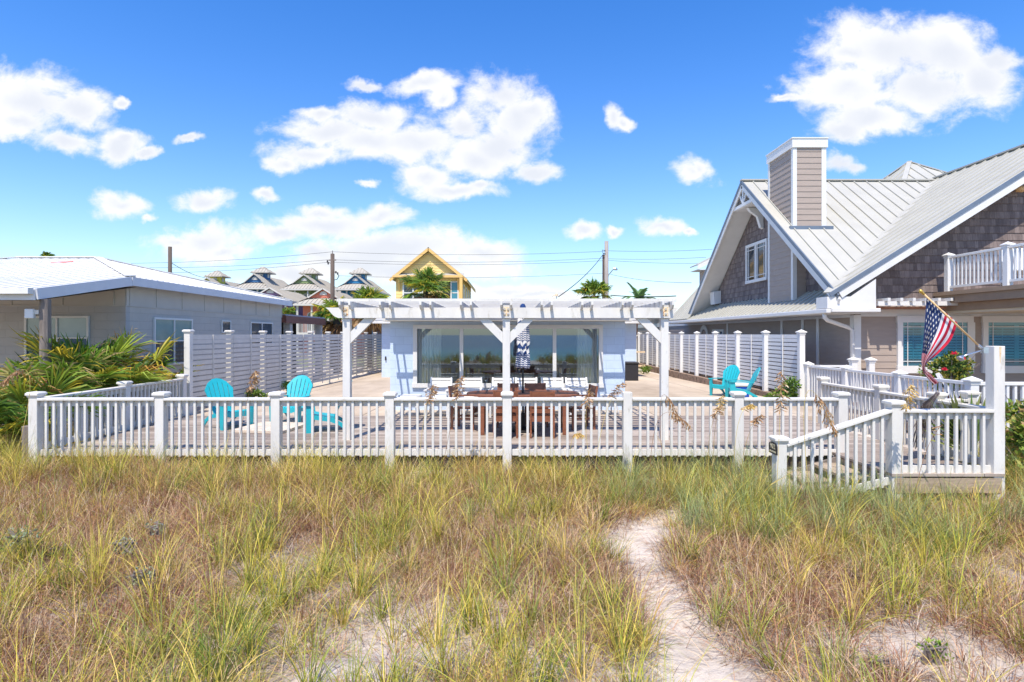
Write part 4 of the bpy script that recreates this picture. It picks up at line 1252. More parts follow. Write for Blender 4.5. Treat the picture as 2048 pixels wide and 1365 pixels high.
mb = MB(); v0 = P(305, 545, 19.0); mb.tube([v0 + Vector((0, 0, -.35)), v0], .06, 10); mb.lathe([(.11, 0), (.07, .1)], v0 + Vector((0, 0, -.25)), 10); part(mb, 'vent_pipe', W_FRESH, gh)
mb = MB(); c_ = Vector((-13.1, 16.95, 4.02)); mb.tube([c_ + Vector((-.32, -.1, -.05)), c_ + Vector((.05, 0, -.015)), c_ + Vector((.18, .1, .02))], .022, 6)
solo(mb, 'red_cord', mat('red_plastic', srgb(224, 60, 44), .5, .05, 5), 'short red cord lying near the ridge of the white corrugated roof', 'cord')
# low grey railing and deck edge of that house, at the left border
nf = thing('weathered_railing', 'low grey weathered picket railing with a plank edge at the left border, behind the palmetto', 'railing', (-9.6, 11.0, 0))
for i in range(14):
    x = -11.2 + i * .15; mb = MB(); mb.box(x, x + .07, 11.15, 11.18, .1, .82); part(mb, 'picket', GREY_WOOD, nf)
mb = MB(); mb.box(-11.4, -9.1, 11.18, 11.22, .66, .74); mb.box(-11.4, -9.1, 11.18, 11.22, .2, .28); part(mb, 'rail', GREY_WOOD, nf)
mb = MB(); mb.box(-11.6, -9.0, 11.0, 11.14, -.02, .06); mb.box(-11.6, -9.0, 11.15, 12.2, -.02, .05); part(mb, 'deck_plank', RAW_WOOD, nf)
mb = MB(); mb.box(-7.85, -7.69, 9.25, 9.4, -.5, .40)
solo(mb, 'stub_post', GREY_WOOD, 'short weathered timber post just left of the railing corner', 'post', bevel=.01)
# carport behind
cp = thing('carport', 'dark open carport with a flat brown edged roof behind the left fence', 'carport', (-11.5, 26, -.3))
mb = MB(); mb.box(-15, -9.1, 23.4, 28.4, 2.52, 2.70); part(mb, 'roof', mat('grey_roll_roof', srgb(160, 165, 172), .7, .08, 2), cp)
mb = MB(); mb.box(-15, -9.09, 23.36, 23.4, 2.36, 2.66); mb.box(-9.1, -9.05, 23.36, 28.42, 2.34, 2.64); part(mb, 'fascia', mat('red_brown_board', srgb(126, 80, 66), .7, .1, 3), cp)
for (x, y) in ((-9.3, 24.2), (-9.3, 28.1), (-12, 24.2), (-12, 28.1)):
    mb = MB(); mb.box(x - .14, x + .14, y - .14, y + .14, -.5, 2.52); part(mb, 'post', GREY_BLK_X, cp)
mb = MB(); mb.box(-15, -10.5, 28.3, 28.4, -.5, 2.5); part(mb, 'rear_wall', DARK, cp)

# ---------------------------------------------------------------- shingle house on the right
rh = thing('shingle_house', 'large shingled house with pale metal roofs and a tall sided chimney on the right', 'house', (13, 20, 0))
XS, YW = 9.35, 15.56
m1 = .6295; m2 = .75
VB, VT = Vector((8.35, 15.02, 2.94)), Vector((15.59, 21.1, 7.5))
yv = lambda X: 21.1 - (7.5 - (2.94 + m1 * (X - 8.35))) / m2
# front gable, left slope
fg = [Vector((8.35, 14.95, 2.94)), Vector((15.8, 14.95, 7.63)), Vector((15.8, 21.25, 7.63)), VT, VB]
ng = [Vector((8.55, 21.1, 7.5)), VT, Vector((8.55, yv(8.55), 2.94 + m1 * .2))]
rakeB = Vector((8.55, 14.93, 2.87))
ng2 = [Vector((8.55, 21.1, 7.5)), Vector((8.55, yv(8.55), 3.066)), Vector((8.40, 15.0, 2.95)), rakeB]
fgr = [Vector((15.8, 14.95, 7.63)), Vector((23.2, 14.95, 2.94)), Vector((23.2, 30, 2.94)), Vector((15.8, 30, 7.63))]
fsl = [Vector((8.55, 21.1, 7.5)), Vector((8.55, 27.3, 2.85)), Vector((20, 27.3, 2.85)), Vector((20, 21.1, 7.5))]
mb = MB()
for p_ in (fg, ng, fgr, fsl): slab(mb, p_, .06)
rfp = part(mb, 'roof', ROOF_MET, rh)
mb = MB(); seams(mb, fg, (1, 0, m1), .42, .03, .04); part(mb, 'front_gable_seam', ROOF_MET, rfp)
mb = MB(); seams(mb, ng, (0, 1, m2), .46, .03, .04); part(mb, 'side_gable_seam', ROOF_MET, rfp)
mb = MB(); mb.bar(VB + Vector((0, 0, .03)), VT + Vector((0, 0, .03)), .26, .03); mb.bar((8.5, 21.1, 7.53), (15.7, 21.1, 7.53), .2, .05); mb.bar((15.8, 14.9, 7.67), (15.8, 30, 7.67), .2, .05); part(mb, 'ridge_cap', ROOF_MET, rfp)
# rake trim: flashing over a white board
mb = MB()
mb.bar((8.33, 14.93, 2.93 - .03), (15.8, 14.93, 7.63 - .03), .04, .10, (0, 0, 1)); mb.bar((8.53, 14.9, 2.86), (8.53, 21.1, 7.47), .04, .10); mb.bar((8.53, 27.3, 2.82), (8.53, 21.1, 7.47), .04, .10)
part(mb, 'edge_flashing', FLASH, rh)
mb = MB()
mb.bar((8.6, 14.955, 2.92), (15.8, 14.955, 7.44), .05, .21); mb.bar((8.56, 14.93, 2.71), (8.56, 21.1, 7.33), .05, .20); mb.bar((8.56, 27.3, 2.68), (8.56, 21.1, 7.33), .05, .20)
# boxed eave return at the corner
mb.box(8.28, 9.55, 14.96, 15.5, 2.56, 2.86); mb.prism([(8.9, 14.965, 2.86), (9.55, 14.965, 2.86), (9.55, 14.965, 3.32)], (0, .3, 0))
part(mb, 'rake_board', W_TRIM, rh)
mb = MB()
for sgn, yb_, zb_ in ((-1, 15.1, 2.88), (1, 27.1, 2.88)):
    mb.add([(8.58, yb_, zb_ - .1), (9.36, yb_, zb_ - .1), (9.36, 21.1, 7.36), (8.58, 21.1, 7.36)], [(0, 1, 2, 3)])
mb.add([(8.6, 15.0, 2.93), (15.8, 15.0, 7.46), (15.8, 15.6, 7.46), (8.6, 15.6, 2.93)], [(0, 1, 2, 3)])
part(mb, 'soffit', W_TRIM, rh)
# walls
mb = MB(); lap(mb, [(9.36, -.3), (22.5, -.3), (22.5, 2.62), (9.36, 2.62)], (0, YW, 0), (1, 0, 0), (0, -1, 0)); part(mb, 'front_siding', SIDING, rh)
mb = MB(); lap(mb, [(15.57, -.3), (42, -.3), (42, 3.0), (15.57, 3.0)], (XS, 0, 0), (0, 1, 0), (-1, 0, 0)); part(mb, 'side_siding', SIDING, rh)
mb = MB(); lap(mb, [(9.37, 2.62), (22.3, 2.62), (22.3, 3.2), (15.8, 7.42), (9.37, 3.42)], (0, YW, 0), (1, 0, 0), (0, -1, 0), .2, .016); part(mb, 'front_shingles', SHINGLE_X, rh)
mb = MB(); lap(mb, [(15.6, 3.0), (26.7, 3.0), (21.1, 7.25)], (XS, 0, 0), (0, 1, 0), (-1, 0, 0), .2, .016); part(mb, 'gable_shingles', SHINGLE_Y, rh)
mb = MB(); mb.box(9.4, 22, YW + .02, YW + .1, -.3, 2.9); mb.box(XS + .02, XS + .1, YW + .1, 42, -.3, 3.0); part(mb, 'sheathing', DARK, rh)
mb = MB(); mb.box(XS - .03, XS + .16, YW - .03, YW + .0, -.3, 2.40); mb.box(XS - .03, XS - .001, YW, YW + .16, -.3, 2.40)
mb.box(XS + .16, 22, YW - .035, YW - .001, 2.36, 2.6); mb.box(XS - .036, XS - .015, YW + .16, 42, 2.34, 2.56)
for y in (17.3, 18.2, 19.6, 24.5): mb.box(XS - .034, XS - .014, y, y + .14, -.3, 2.34)
part(mb, 'corner_board', W_TRIM, rh)
# pent roof, gutter, downspout
pent = [Vector((8.36, 15.0, 2.56)), Vector((9.36, 15.5, 3.2)), Vector((9.36, 27.2, 3.2)), Vector((8.36, 27.4, 2.56))]
mb = MB(); slab(mb, pent, .04); pr = part(mb, 'pent_roof', ROOF_MET, rh)
mb = MB(); seams(mb, pent, (1, 0, .64), .34, .03, .04); part(mb, 'seam', ROOF_MET, pr)
mb = MB(); mb.box(8.24, 8.36, 14.92, 30, 2.43, 2.545); mb.box(8.36, 9.62, 14.86, 14.955, 2.45, 2.553); part(mb, 'gutter', W_TRIM, rh, bevel=.015)
mb = MB(); mb.box(8.37, 9.33, 15.05, 30, 2.42, 2.45); part(mb, 'eave_soffit', W_TRIM, rh)
mb = MB(); mb.tube([(8.33, 15.2, 2.44), (8.35, 15.2, 2.32), (8.45, 15.25, 2.25), (9.15, 15.5, 2.06), (9.27, 15.52, 1.98), (9.27, 15.52, -.1)], .055, 8); part(mb, 'downspout', W_TRIM, rh, smooth=True)
# chimney
mb = MB()
cx0, cx1, cy0, cy1 = 8.95, 9.95, 18.1, 19.8
lap(mb, [(cy0, 2.95), (cy1, 2.95), (cy1, 7.95), (cy0, 7.95)], (cx0, 0, 0), (0, 1, 0), (-1, 0, 0)); lap(mb, [(cx0, 2.95), (cx1, 2.95), (cx1, 7.95), (cx0, 7.95)], (0, cy0, 0), (1, 0, 0), (0, -1, 0))
mb.box(cx0 + .02, cx1, cy0 + .02, cy1, 2.95, 7.9)
chm = part(mb, 'chimney', SIDING, rh)
mb = MB(); e = .025
mb.box(cx0 - e, cx0 + .10, cy0 - e, cy0 - .001 + .0, 2.95, 7.75); mb.box(cx0 - e, cx0 - .0, cy0, cy0 + .10, 2.95, 7.75)
mb.box(cx1 - .12, cx1 + e, cy0 - e, cy0 - .001, 2.95, 7.75); mb.box(cx1, cx1 + e, cy0, cy0 + .12, 2.95, 7.75); mb.box(cx0 - e, cx0 - .001, cy1 - .1, cy1 + e, 2.95, 7.75)
part(mb, 'corner_board', W_TRIM, chm)
mb = MB(); mb.box(cx0 - .06, cx1 + .06, cy0 - .06, cy1 + .06, 7.75, 8.02); mb.box(cx0 - .08, cx1 + .08, cy0 - .08, cy1 + .08, 8.022, 8.06); part(mb, 'chimney_cap', W_TRIM, chm)
mb = MB(); zf = 7.5 - m2 * (21.1 - cy0); mb.box(cx0 - .15, cx1 + .2, cy0 - .12, cy0 - .03, zf - .09, zf + .02); part(mb, 'flashing', FLASH, chm)
sash_window(rh, 'Y', 20.75, 22.6, 3.85, 5.35, XS, -1, 2, fw=.11, muntin=True, depth=.06)
# sunburst truss and bracket in the side gable peak
mb = MB()
mb.bar((8.6, 20.2, 6.62), (8.6, 22.0, 6.62), .07, .12); mb.bar((8.6, 21.1, 6.65), (8.6, 21.1, 7.35), .06, .1)
mb.bar((8.6, 21.1, 6.66), (8.6, 20.75, 7.1), .05, .08); mb.bar((8.6, 21.1, 6.66), (8.6, 21.45, 7.1), .05, .08)
mb.box(8.62, 9.3, 20.4, 21.8, 6.54, 6.6); part(mb, 'gable_truss', W_TRIM, rh)
mb = MB(); mb.prism([(9.33, 25.3, 3.8), (9.0, 25.3, 3.75), (9.05, 25.3, 3.2), (9.33, 25.3, 3.25)], (0, .5, 0)); part(mb, 'kicker_box', W_TRIM, rh)
mb = MB(); mb.prism([(9.32, 21.05, 6.52), (8.75, 21.05, 6.52), (8.85, 21.05, 6.38), (9.1, 21.05, 6.2), (9.22, 21.05, 5.8), (9.32, 21.05, 5.75)], (0, .16, 0)); part(mb, 'bracket', W_TRIM, rh)
# rear roofs and turret
rr_ = [Vector((8.35, 27.0, 2.62)), Vector((10.5, 27.0, 5.0)), Vector((10.5, 29.9, 5.0)), Vector((8.35, 29.9, 2.62))]
mb = MB(); slab(mb, rr_, .06); rq = part(mb, 'rear_roof', ROOF_MET, rh)
mb = MB(); seams(mb, rr_, (1, 0, 1.1), .34, .03, .04); part(mb, 'seam', ROOF_MET, rq)
mb = MB(); slab(mb, [Vector((9.9, 30.2, 5.55)), Vector((11.4, 30.2, 6.3)), Vector((11.4, 31.5, 6.3)), Vector((9.9, 31.5, 5.55))], .05); part(mb, 'dormer_roof', ROOF_MET, rh)
mb = MB(); mb.prism([(9.9, 30.18, 5.5), (11.4, 30.18, 6.25), (11.4, 30.18, 6.0), (9.9, 30.18, 5.3)], (0, .03, 0)); mb.box(9.9, 11.4, 30.22, 31.4, 5.27, 5.3); part(mb, 'dormer_trim', W_TRIM, rh)
mb = MB(); mb.box(10.4, 11.4, 30.4, 31.4, 4.0, 5.27); part(mb, 'dormer_wall', SIDING, rh)
apex = Vector((15.78, 22.66, 8.67)); hb = [Vector((14.5, 21.1, 7.5)), Vector((17.06, 21.1, 7.5)), Vector((17.06, 24.2, 7.5)), Vector((14.5, 24.2, 7.5))]
mb = MB()
for k in range(4): mb.face(hb[k] + Vector((0, 0, .004)), hb[(k + 1) % 4] + Vector((0, 0, .004)), apex)
tr = part(mb, 'hip_roof', ROOF_MET, rh)
mb = MB()
for k in range(4): mb.bar(hb[k] + Vector((0, 0, .03)), apex + Vector((0, 0, .02)), .16, .04)
seams(mb, [hb[0], hb[1], apex], (0, 1, .75), .46, .03, .04); seams(mb, [hb[0], hb[3], apex], (1, 0, .91), .46, .03, .04)
part(mb, 'seam', ROOF_MET, tr)


# front windows with plantation shutters
def shutter_window(x0, x1):
    z0, z1 = 1.03, 2.20; fw = .1
    mb = MB()
    mb.box(x0 - .16, x1 + .16, YW - .075, YW - .001, z1, z1 + .18); mb.box(x0 - .16, x1 + .16, YW - .085, YW - .001, z0 - .2, z0)
    mb.box(x0 - .14, x0, YW - .07, YW - .001, z0, z1); mb.box(x1, x1 + .2, YW - .07, YW - .001, z0, z1)
    wn = part(mb, 'window', W_TRIM, rh)
    mb = MB(); mb.box(x0, x1, YW - .014, YW - .0005, z0, z1); part(mb, 'backing', DARK, wn)
    n = 3; w = (x1 - x0) / n
    for i in range(n):
        mb = MB(); a = x0 + i * w
        mb.box(a, a + .06, YW - .032, YW - .018, z0, z1); mb.box(a + w - .06, a + w, YW - .032, YW - .018, z0, z1); mb.box(a + .06, a + w - .06, YW - .032, YW - .018, z0, z0 + .08); mb.box(a + .06, a + w - .06, YW - .032, YW - .018, z1 - .08, z1)
        z = z0 + .1
        while z < z1 - .12:
            mb.prism([(a + .06, YW - .035, z), (a + w - .06, YW - .035, z), (a + w - .06, YW - .018, z + .052), (a + .06, YW - .018, z + .052)], (0, .004, -.006)); z += .075
        mb.box(a + w / 2 - .012, a + w / 2 + .012, YW - .04, YW - .036, z0 + .1, z1 - .1)
        part(mb, 'shutter', TEAL_BLIND, wn)
    mb = MB(); mb.face((x0, YW - .05, z0), (x1, YW - .05, z0), (x1, YW - .05, z1), (x0, YW - .05, z1)); part(mb, 'pane', GLASS, wn)
    mb = MB()
    for q in (.12, x1 - x0 - .14): mb.box(x0 + q, x0 + q + .02, YW - .06, YW - .053, z0, z1)
    for zz in (z0 + .12, z1 - .12): mb.box(x0, x1, YW - .0605, YW - .0535, zz - .01, zz + .01)
    part(mb, 'muntin', W_TRIM, wn)


shutter_window(10.62, 12.36); shutter_window(12.92, 15.3)
# trellis over the left window
mb = MB(); mb.box(9.62, 11.86, 14.98, 15.04, 2.63, 2.74); mb.box(9.62, 11.86, 15.35, 15.4, 2.63, 2.74)
for k in range(7): x = 9.78 + k * .325; mb.box(x, x + .07, 14.84, 15.54, 2.742, 2.82)
part(mb, 'trellis', W_TRIM, rh)
mb = MB(); mb.box(9.62, 11.5, 15.12, 15.5, 2.55, 2.6); part(mb, 'trellis_ledge', mat('copper_brown_ledge', srgb(150, 104, 78), .7, .2, 8), rh)
# balcony
mb = MB(); mb.box(11.44, 17, 11.6, 15.5, 2.90, 3.0); mb.box(11.5, 17, 11.66, 15.52, 2.7, 2.895); mb.box(11.7, 17, 11.9, 15.5, 2.5, 2.695); bl_ = part(mb, 'balcony', BALC, rh)
mb = MB(); mb.box(11.75, 17, 11.95, 15.5, 2.44, 2.498); part(mb, 'balcony_soffit', BEIGE, rh)
for y in (15.15, 13.35, 11.75): rail_post(rh, 11.58, y, 3.0, 4.0, w=.14, m=W_FRESH, cap='pyramid', name='balcony_post')
for a, b in ((15.15, 13.35), (13.35, 11.75)): rail_bay(rh, (11.58, a), (11.58, b), 3.93, 3.09, m=W_FRESH, spacing=.125, vinyl=True, bw=.038)
wall_lamp_ = P(2042, 385, 15.4)
mb = MB(); mb.lathe([(.03, 0), (.11, .03), (.13, .1), (.06, .16)], wall_lamp_, 12); part(mb, 'wall_lamp', POLE_WD, rh)
# arched side window and a multi pane window low on the shaded side
mb = MB(); pts = [(9.30, 27.5 + .62 * math.cos(a), 1.7 + .62 * math.sin(a)) for a in [math.pi * k / 14 for k in range(15)]]; ptsi = [(9.30, 27.5 + .42 * math.cos(a), 1.7 + .42 * math.sin(a)) for a in [math.pi * k / 14 for k in range(15)]][::-1]
for i in range(14): mb.prism([pts[i], pts[i + 1], ptsi[13 - i], ptsi[14 - i]], (.03, 0, 0))
part(mb, 'arch_trim', W_TRIM, rh)
sash_window(rh, 'Y', 25.0, 26.3, 1.0, 2.1, XS, -1, 3, fw=.1, mid=1.6, depth=.05)

# neighbours' white deck railing: along the boundary, then across
nr = thing('vinyl_railing', 'white vinyl railing with pyramid caps around the shingle house deck', 'railing', (8.25, 12, 0))
for y in (15.85, 14.05, 12.15, 10.25): rail_post(nr, 8.25, y, -.5, 1.10, w=.15, m=W_FRESH, cap='pyramid')
for a, b in ((15.85, 14.05), (14.05, 12.15), (12.15, 10.25)): rail_bay(nr, (8.25, a), (8.25, b), 1.03, .10, m=W_FRESH, vinyl=True, bw=.04, spacing=.13)
rail_post(nr, 10.2, 10.25, -.5, 1.10, w=.15, m=W_FRESH, cap='pyramid'); rail_bay(nr, (8.25, 10.25), (10.2, 10.25), 1.03, .10, m=W_FRESH, vinyl=True, bw=.045, spacing=.135)
for x, y in ((9.25, 15.45), (9.62, 15.3)): rail_post(nr, x, y, -.3, 1.24, w=.15, m=W_FRESH, cap='pyramid')
mb = MB(); mb.box(8.33, 9.18, 15.4, 15.75, 1.0, 1.04); part(mb, 'shelf', W_FRESH, nr)
mb = MB(); mb.box(8.2, 16, 10.2, 15.5, -.1, .06)
solo(mb, 'neighbour_deck', plank_mat('grey_brown_boards', [srgb(120, 98, 84), srgb(150, 126, 110), srgb(176, 152, 134)], along='Y'), 'plank deck of the shingle house behind the white vinyl railing', 'deck', kind='structure', org=(0, 0, 0))
# garden chairs and pots over there
wc = thing('garden_chair', 'white wooden garden chair with a slanted back on the neighbours\' deck, under the flag', 'chair', (9.35, 11.6, .06))
mb = MB(); R_ = Matrix.Rotation(heading(.75, -.66), 4, 'Z')
def wchair(root, loc, R_, m):
    L = Vector(loc)
    tr_ = lambda vs: [L + R_ @ Vector(v) for v in vs]
    for k in range(5):
        mb = MB(); x = -.28 + k * .115; mb.prism(tr_([(x, .2, .34), (x + .1, .2, .34), (x + .1, .52, 1.0), (x, .52, 1.0)]), R_ @ Vector((0, .02, -.01))); part(mb, 'back_slat', m, root)
    mb = MB(); mb.prism(tr_([(-.3, .5, .93), (.3, .5, .93), (.3, .54, 1.02), (-.3, .54, 1.02)]), R_ @ Vector((0, .04, -.01))); part(mb, 'back_rail', m, root)
    mb = MB(); mb.prism(tr_([(-.3, -.3, .4), (.3, -.3, .4), (.3, .25, .33), (-.3, .25, .33)]), (0, 0, .025)); part(mb, 'seat', m, root)
    for s in (-1, 1):
        mb = MB(); mb.prism(tr_([(s * .3, -.3, 0), (s * .3, -.2, 0), (s * .3, -.2, .6), (s * .3, -.3, .6)]), R_ @ Vector((s * .025, 0, 0))); part(mb, 'front_leg', m, root)
        mb = MB(); mb.prism(tr_([(s * .3, -.2, .36), (s * .3, .5, 0.0), (s * .3, .42, 0.0), (s * .3, -.2, .29)]), R_ @ Vector((s * .022, 0, 0))); part(mb, 'rear_leg', m, root)
        mb = MB(); mb.prism(tr_([(s * .25, -.36, .602), (s * .38, -.36, .602), (s * .38, .38, .602), (s * .25, .38, .602)]), (0, 0, .025)); part(mb, 'arm', m, root)
wchair(wc, (9.35, 11.6, .06), R_, W_FRESH)
wb = thing('garden_chair', 'white wooden chair standing on the balcony behind its railing', 'chair', (12.3, 13.9, 3.0))
wchair(wb, (12.35, 13.9, 3.0), Matrix.Rotation(heading(-.5, -.8), 4, 'Z'), W_FRESH)
# ---------------------------------------------------------------- leafy geometry with a colour per leaf
class LB:
    def __init__(s): s.v = []; s.f = []; s.c = []

    def strip(s, pts, ws, side, col, col2=None):
        """ribbon along pts, ws = half widths"""
        b = len(s.v); n = len(pts); side = Vector(side)
        for i, (p, w) in enumerate(zip(pts, ws)):
            s.v += [tuple(p - side * w), tuple(p + side * w)]
            q = i / max(1, n - 1); c = col if col2 is None else tuple(a + (bb - a) * q for a, bb in zip(col, col2))
            s.c += [c, c]
        s.f += [(b + 2 * i, b + 2 * i + 1, b + 2 * i + 3, b + 2 * i + 2) for i in range(n - 1)]

    def quad(s, p, a, b, col):
        n = len(s.v); s.v += [tuple(p - a), tuple(p + b * .7), tuple(p + a), tuple(p - b * .7)]; s.c += [col] * 4; s.f.append((n, n + 1, n + 2, n + 3))

    def mesh(s, name, m, org):
        me = bpy.data.meshes.new(name); o = Vector(org)
        me.from_pydata([(x - o.x, y - o.y, z - o.z) for x, y, z in s.v], [], s.f)
        at = me.color_attributes.new('tint', 'FLOAT_COLOR', 'POINT')
        at.data.foreach_set('color', np.array([(*c, 1) for c in s.c], dtype=np.float32).ravel())
        me.materials.append(m); return me


LEAF = leaf_mat('leaf_blades')
GRASSM = leaf_mat('grass_blades', trans=0.25, rough=0.65, spec=0.2)


def lpart(lb, name, parent, m=None, kind=None):
    me = lb.mesh(name, m or LEAF, ORG[parent.name]); o = bpy.data.objects.new(name, me); o.parent = parent; COL.objects.link(o); ORG[o.name] = ORG[parent.name]
    if kind: o['kind'] = kind
    return o


def jit(c, k=.18):
    f = 1 + random.uniform(-k, k); g = random.uniform(-k * .4, k * .4)
    return (max(0, c[0] * (f + g)), max(0, c[1] * f), max(0, c[2] * (f - g)))


def fan_leaf(lb, c, d, up, R, col, tip, n=22, span=2.1, w=.02, droop=.35):
    """palm fan: narrow leaflets radiating from c around direction d"""
    d = Vector(d).normalized(); side = d.cross(Vector(up)).normalized(); nn = side.cross(d).normalized()
    for i in range(n):
        a = span * (2 * (i + .5) / n - 1) + random.uniform(-.04, .04)
        r = R * (1 - .25 * abs(a / span) ** 1.5) * random.uniform(.82, 1.08)
        rd = (d * math.cos(a) + side * math.sin(a)); fold = rd.cross(nn).normalized() * .55 + nn * random.choice((-.8, .8))
        c1 = jit(col); pts = []
        for q in (0.03, .35, .7, 1.0):
            pts.append(c + rd * (r * q) + nn * (.10 * r * q) + Vector((0, 0, -droop * r * q ** 2.6 * random.uniform(.5, 1.3))))
        lb.strip(pts, (w * .35, w, w * .8, w * .08), fold.normalized(), c1, tip if random.random() < .7 else c1)


G1, G2, G3 = srgb(108, 142, 46), srgb(140, 160, 56), srgb(80, 112, 44)
YEL, ORA, TAN_, BRN = srgb(206, 178, 50), srgb(198, 132, 60), srgb(190, 156, 112), srgb(132, 98, 68)


def palmetto(x, y, z, R, n, label, lean=(0, -1), seed=1, tint=(G1, G2, G3)):
    random.seed(seed)
    t_ = thing('saw_palmetto', label, 'shrub', (x, y, z), 'saw palmettos by the grey house')
    lb = LB(); st_ = MB()
    for i in range(n):
        az = random.uniform(0, 2 * math.pi); el = random.uniform(.35, 1.3)
        d = Vector((math.cos(az) * math.cos(el) + lean[0] * .25, math.sin(az) * math.cos(el) + lean[1] * .25, math.sin(el))).normalized()
        L = R * random.uniform(.35, .85); b = Vector((x + random.uniform(-.15, .15), y + random.uniform(-.15, .15), z)); c = b + d * L
        st_.tube([b, b + d * L * .5 + Vector((0, 0, .03)), c], .009, 4, False)
        col = random.choice(tint); tip = random.choice((YEL, ORA, TAN_, col, col, col))
        fan_leaf(lb, c, (d + Vector((0, -.15, .15))).normalized(), Vector((0, 0, 1)) if abs(d.z) < .9 else Vector((0, -1, 0)), R * random.uniform(.5, .72), col, tip, n=30, span=1.75, w=.019)
    lpart(lb, 'fronds', t_); part(st_, 'stem', mat('green_stem%d' % seed, srgb(120, 128, 60), .6, .1, 5), t_)
    return t_


palmetto(-8.5, 10.3, .0, 1.3, 26, 'large bright green saw palmetto behind the left railing, nearest its corner', seed=3)
palmetto(-9.3, 9.9, .0, .9, 16, 'saw palmetto with orange tipped fans at the left border, in front of the grey railing', lean=(-.5, -1), seed=4, tint=(G2, G3, srgb(150, 132, 60)))
palmetto(-8.8, 11.7, .5, 1.5, 32, 'tall saw palmetto with tan leaf tips below the corner of the grey house', lean=(.2, -.6), seed=5)
palmetto(-8.7, 12.8, .55, 1.4, 30, 'yellowing saw palmetto beside the first post of the left slatted fence', lean=(-.1, -1.0), seed=6, tint=(G2, srgb(150, 160, 56), G1))
palmetto(-9.6, 12.4, .1, 1.15, 16, 'dark green saw palmetto under the front window of the grey house', seed=8, tint=(G3, srgb(64, 94, 38), G1))
palmetto(-8.75, 14.4, .3, 1.0, 12, 'dark saw palmetto against the side window of the grey house', lean=(-.3, -1), seed=9, tint=(G3, G1, srgb(52, 80, 34)))


def cabbage_palm(px, py, Y, R, label, n=34, seed=1, dead=8, zb=-.8, tx=0.0):
    random.seed(seed); c = P(px, py, Y)
    t_ = thing('cabbage_palm', label, 'palm tree', (c.x + tx, Y, zb), 'palm trees behind the houses')
    mb = MB(); mb.tube([(c.x + tx, Y, zb), (c.x + tx * .5, Y, zb + (c.z - zb) * .6), (c.x, Y, c.z)], [.2, .17, .19], 10); part(mb, 'trunk', UTIL, t_, smooth=True)
    lb = LB()
    for i in range(n + dead):
        az = random.uniform(0, 2 * math.pi); el = random.uniform(-.35, 1.45) if i < n else random.uniform(-1.35, -.5)
        d = Vector((math.cos(az) * math.cos(el), math.sin(az) * math.cos(el), math.sin(el)))
        L = R * random.uniform(.35, .55); cc_ = c + d * L
        lb.strip([c, c + d * L * .5, cc_], (.02, .015, .012), Vector((d.y, -d.x, .01)).normalized(), srgb(130, 130, 70))
        col = random.choice((G1, G2, G3, srgb(110, 132, 60))) if i < n else random.choice((BRN, TAN_, srgb(150, 118, 70)))
        fan_leaf(lb, cc_, d, (0, 0, 1), R * random.uniform(.55, .72), col, YEL if random.random() < .3 and i < n else jit(col), n=24, span=2.0, w=.038, droop=.45)
    lpart(lb, 'crown', t_)


cabbage_palm(851, 580, 42, 2.05, 'round cabbage palm in front of the yellow house', 40, 11, 26)
cabbage_palm(738, 616, 34, 1.45, 'broad cabbage palm behind the left end of the pergola, with dead hanging fronds', 38, 12, 26)
cabbage_palm(674, 634, 30, 1.3, 'smaller cabbage palm at the left end of the pergola beam', 28, 13, 12)
cabbage_palm(1188, 592, 40, 1.4, 'dense round cabbage palm at the foot of the street lamp pole', 40, 14, 4)
cabbage_palm(578, 632, 48, .9, 'small cabbage palm just behind the far end of the grey house', 26, 15, 4)
cabbage_palm(95, 520, 45, .75, 'palm crown peeping over the white corrugated roof', 18, 16, 2)
# date palm
random.seed(21)
dc_ = P(1278, 600, 36)
dp = thing('date_palm', 'feathery date palm with upswept fronds right of the street lamp', 'palm tree', (dc_.x - .35, 36, -.6), 'palm trees behind the houses')
mb = MB(); k = 0; prof = [(dc_.x - .45, 36, -.6), (dc_.x - .42, 36, .6), (dc_.x - .3, 36, 2.6), (dc_.x, 36, dc_.z)]
mb.tube(prof, [.3, .26, .24, .3], 12); part(mb, 'trunk', mat('palm_boots', srgb(120, 92, 70), .95, .5, 9, 1.0, 12, col2=srgb(70, 52, 40), thresh=.5), dp)
lb = LB()
for i in range(20):
    az = 2 * math.pi * i / 20 * 2.4 + random.uniform(-.2, .2); el = random.uniform(.2, 1.2) if i % 4 else random.uniform(-.1, .3)
    L = random.uniform(1.3, 1.75); d = Vector((math.cos(az) * math.cos(el), math.sin(az) * math.cos(el), math.sin(el)))
    pts = [dc_ + d * L * q + Vector((0, 0, -.55 * L * q * q * math.cos(el))) for q in [k / 9 for k in range(10)]]
    sd = Vector((d.y, -d.x, 0)).normalized(); c1 = random.choice((srgb(84, 118, 62), srgb(104, 138, 80), srgb(66, 96, 52)))
    lb.strip(pts, [.02] * 10, sd, srgb(140, 150, 90))
    for j in range(1, 10):
        for m_ in range(3):
            p = pts[j - 1].lerp(pts[j], m_ / 3); tg = (pts[j] - pts[j - 1]).normalized()
            for s in (-1, 1):
                e = (sd * s * .8 + tg * .75 + Vector((0, 0, .25))).normalized() * (.40 * (1 - .6 * (j / 10)))
                lb.strip([p, p + e * .5, p + e + Vector((0, 0, -.03))], (.018, .026, .004), tg.cross(e).normalized().cross(e).normalized(), jit(c1))
lpart(lb, 'crown', dp)


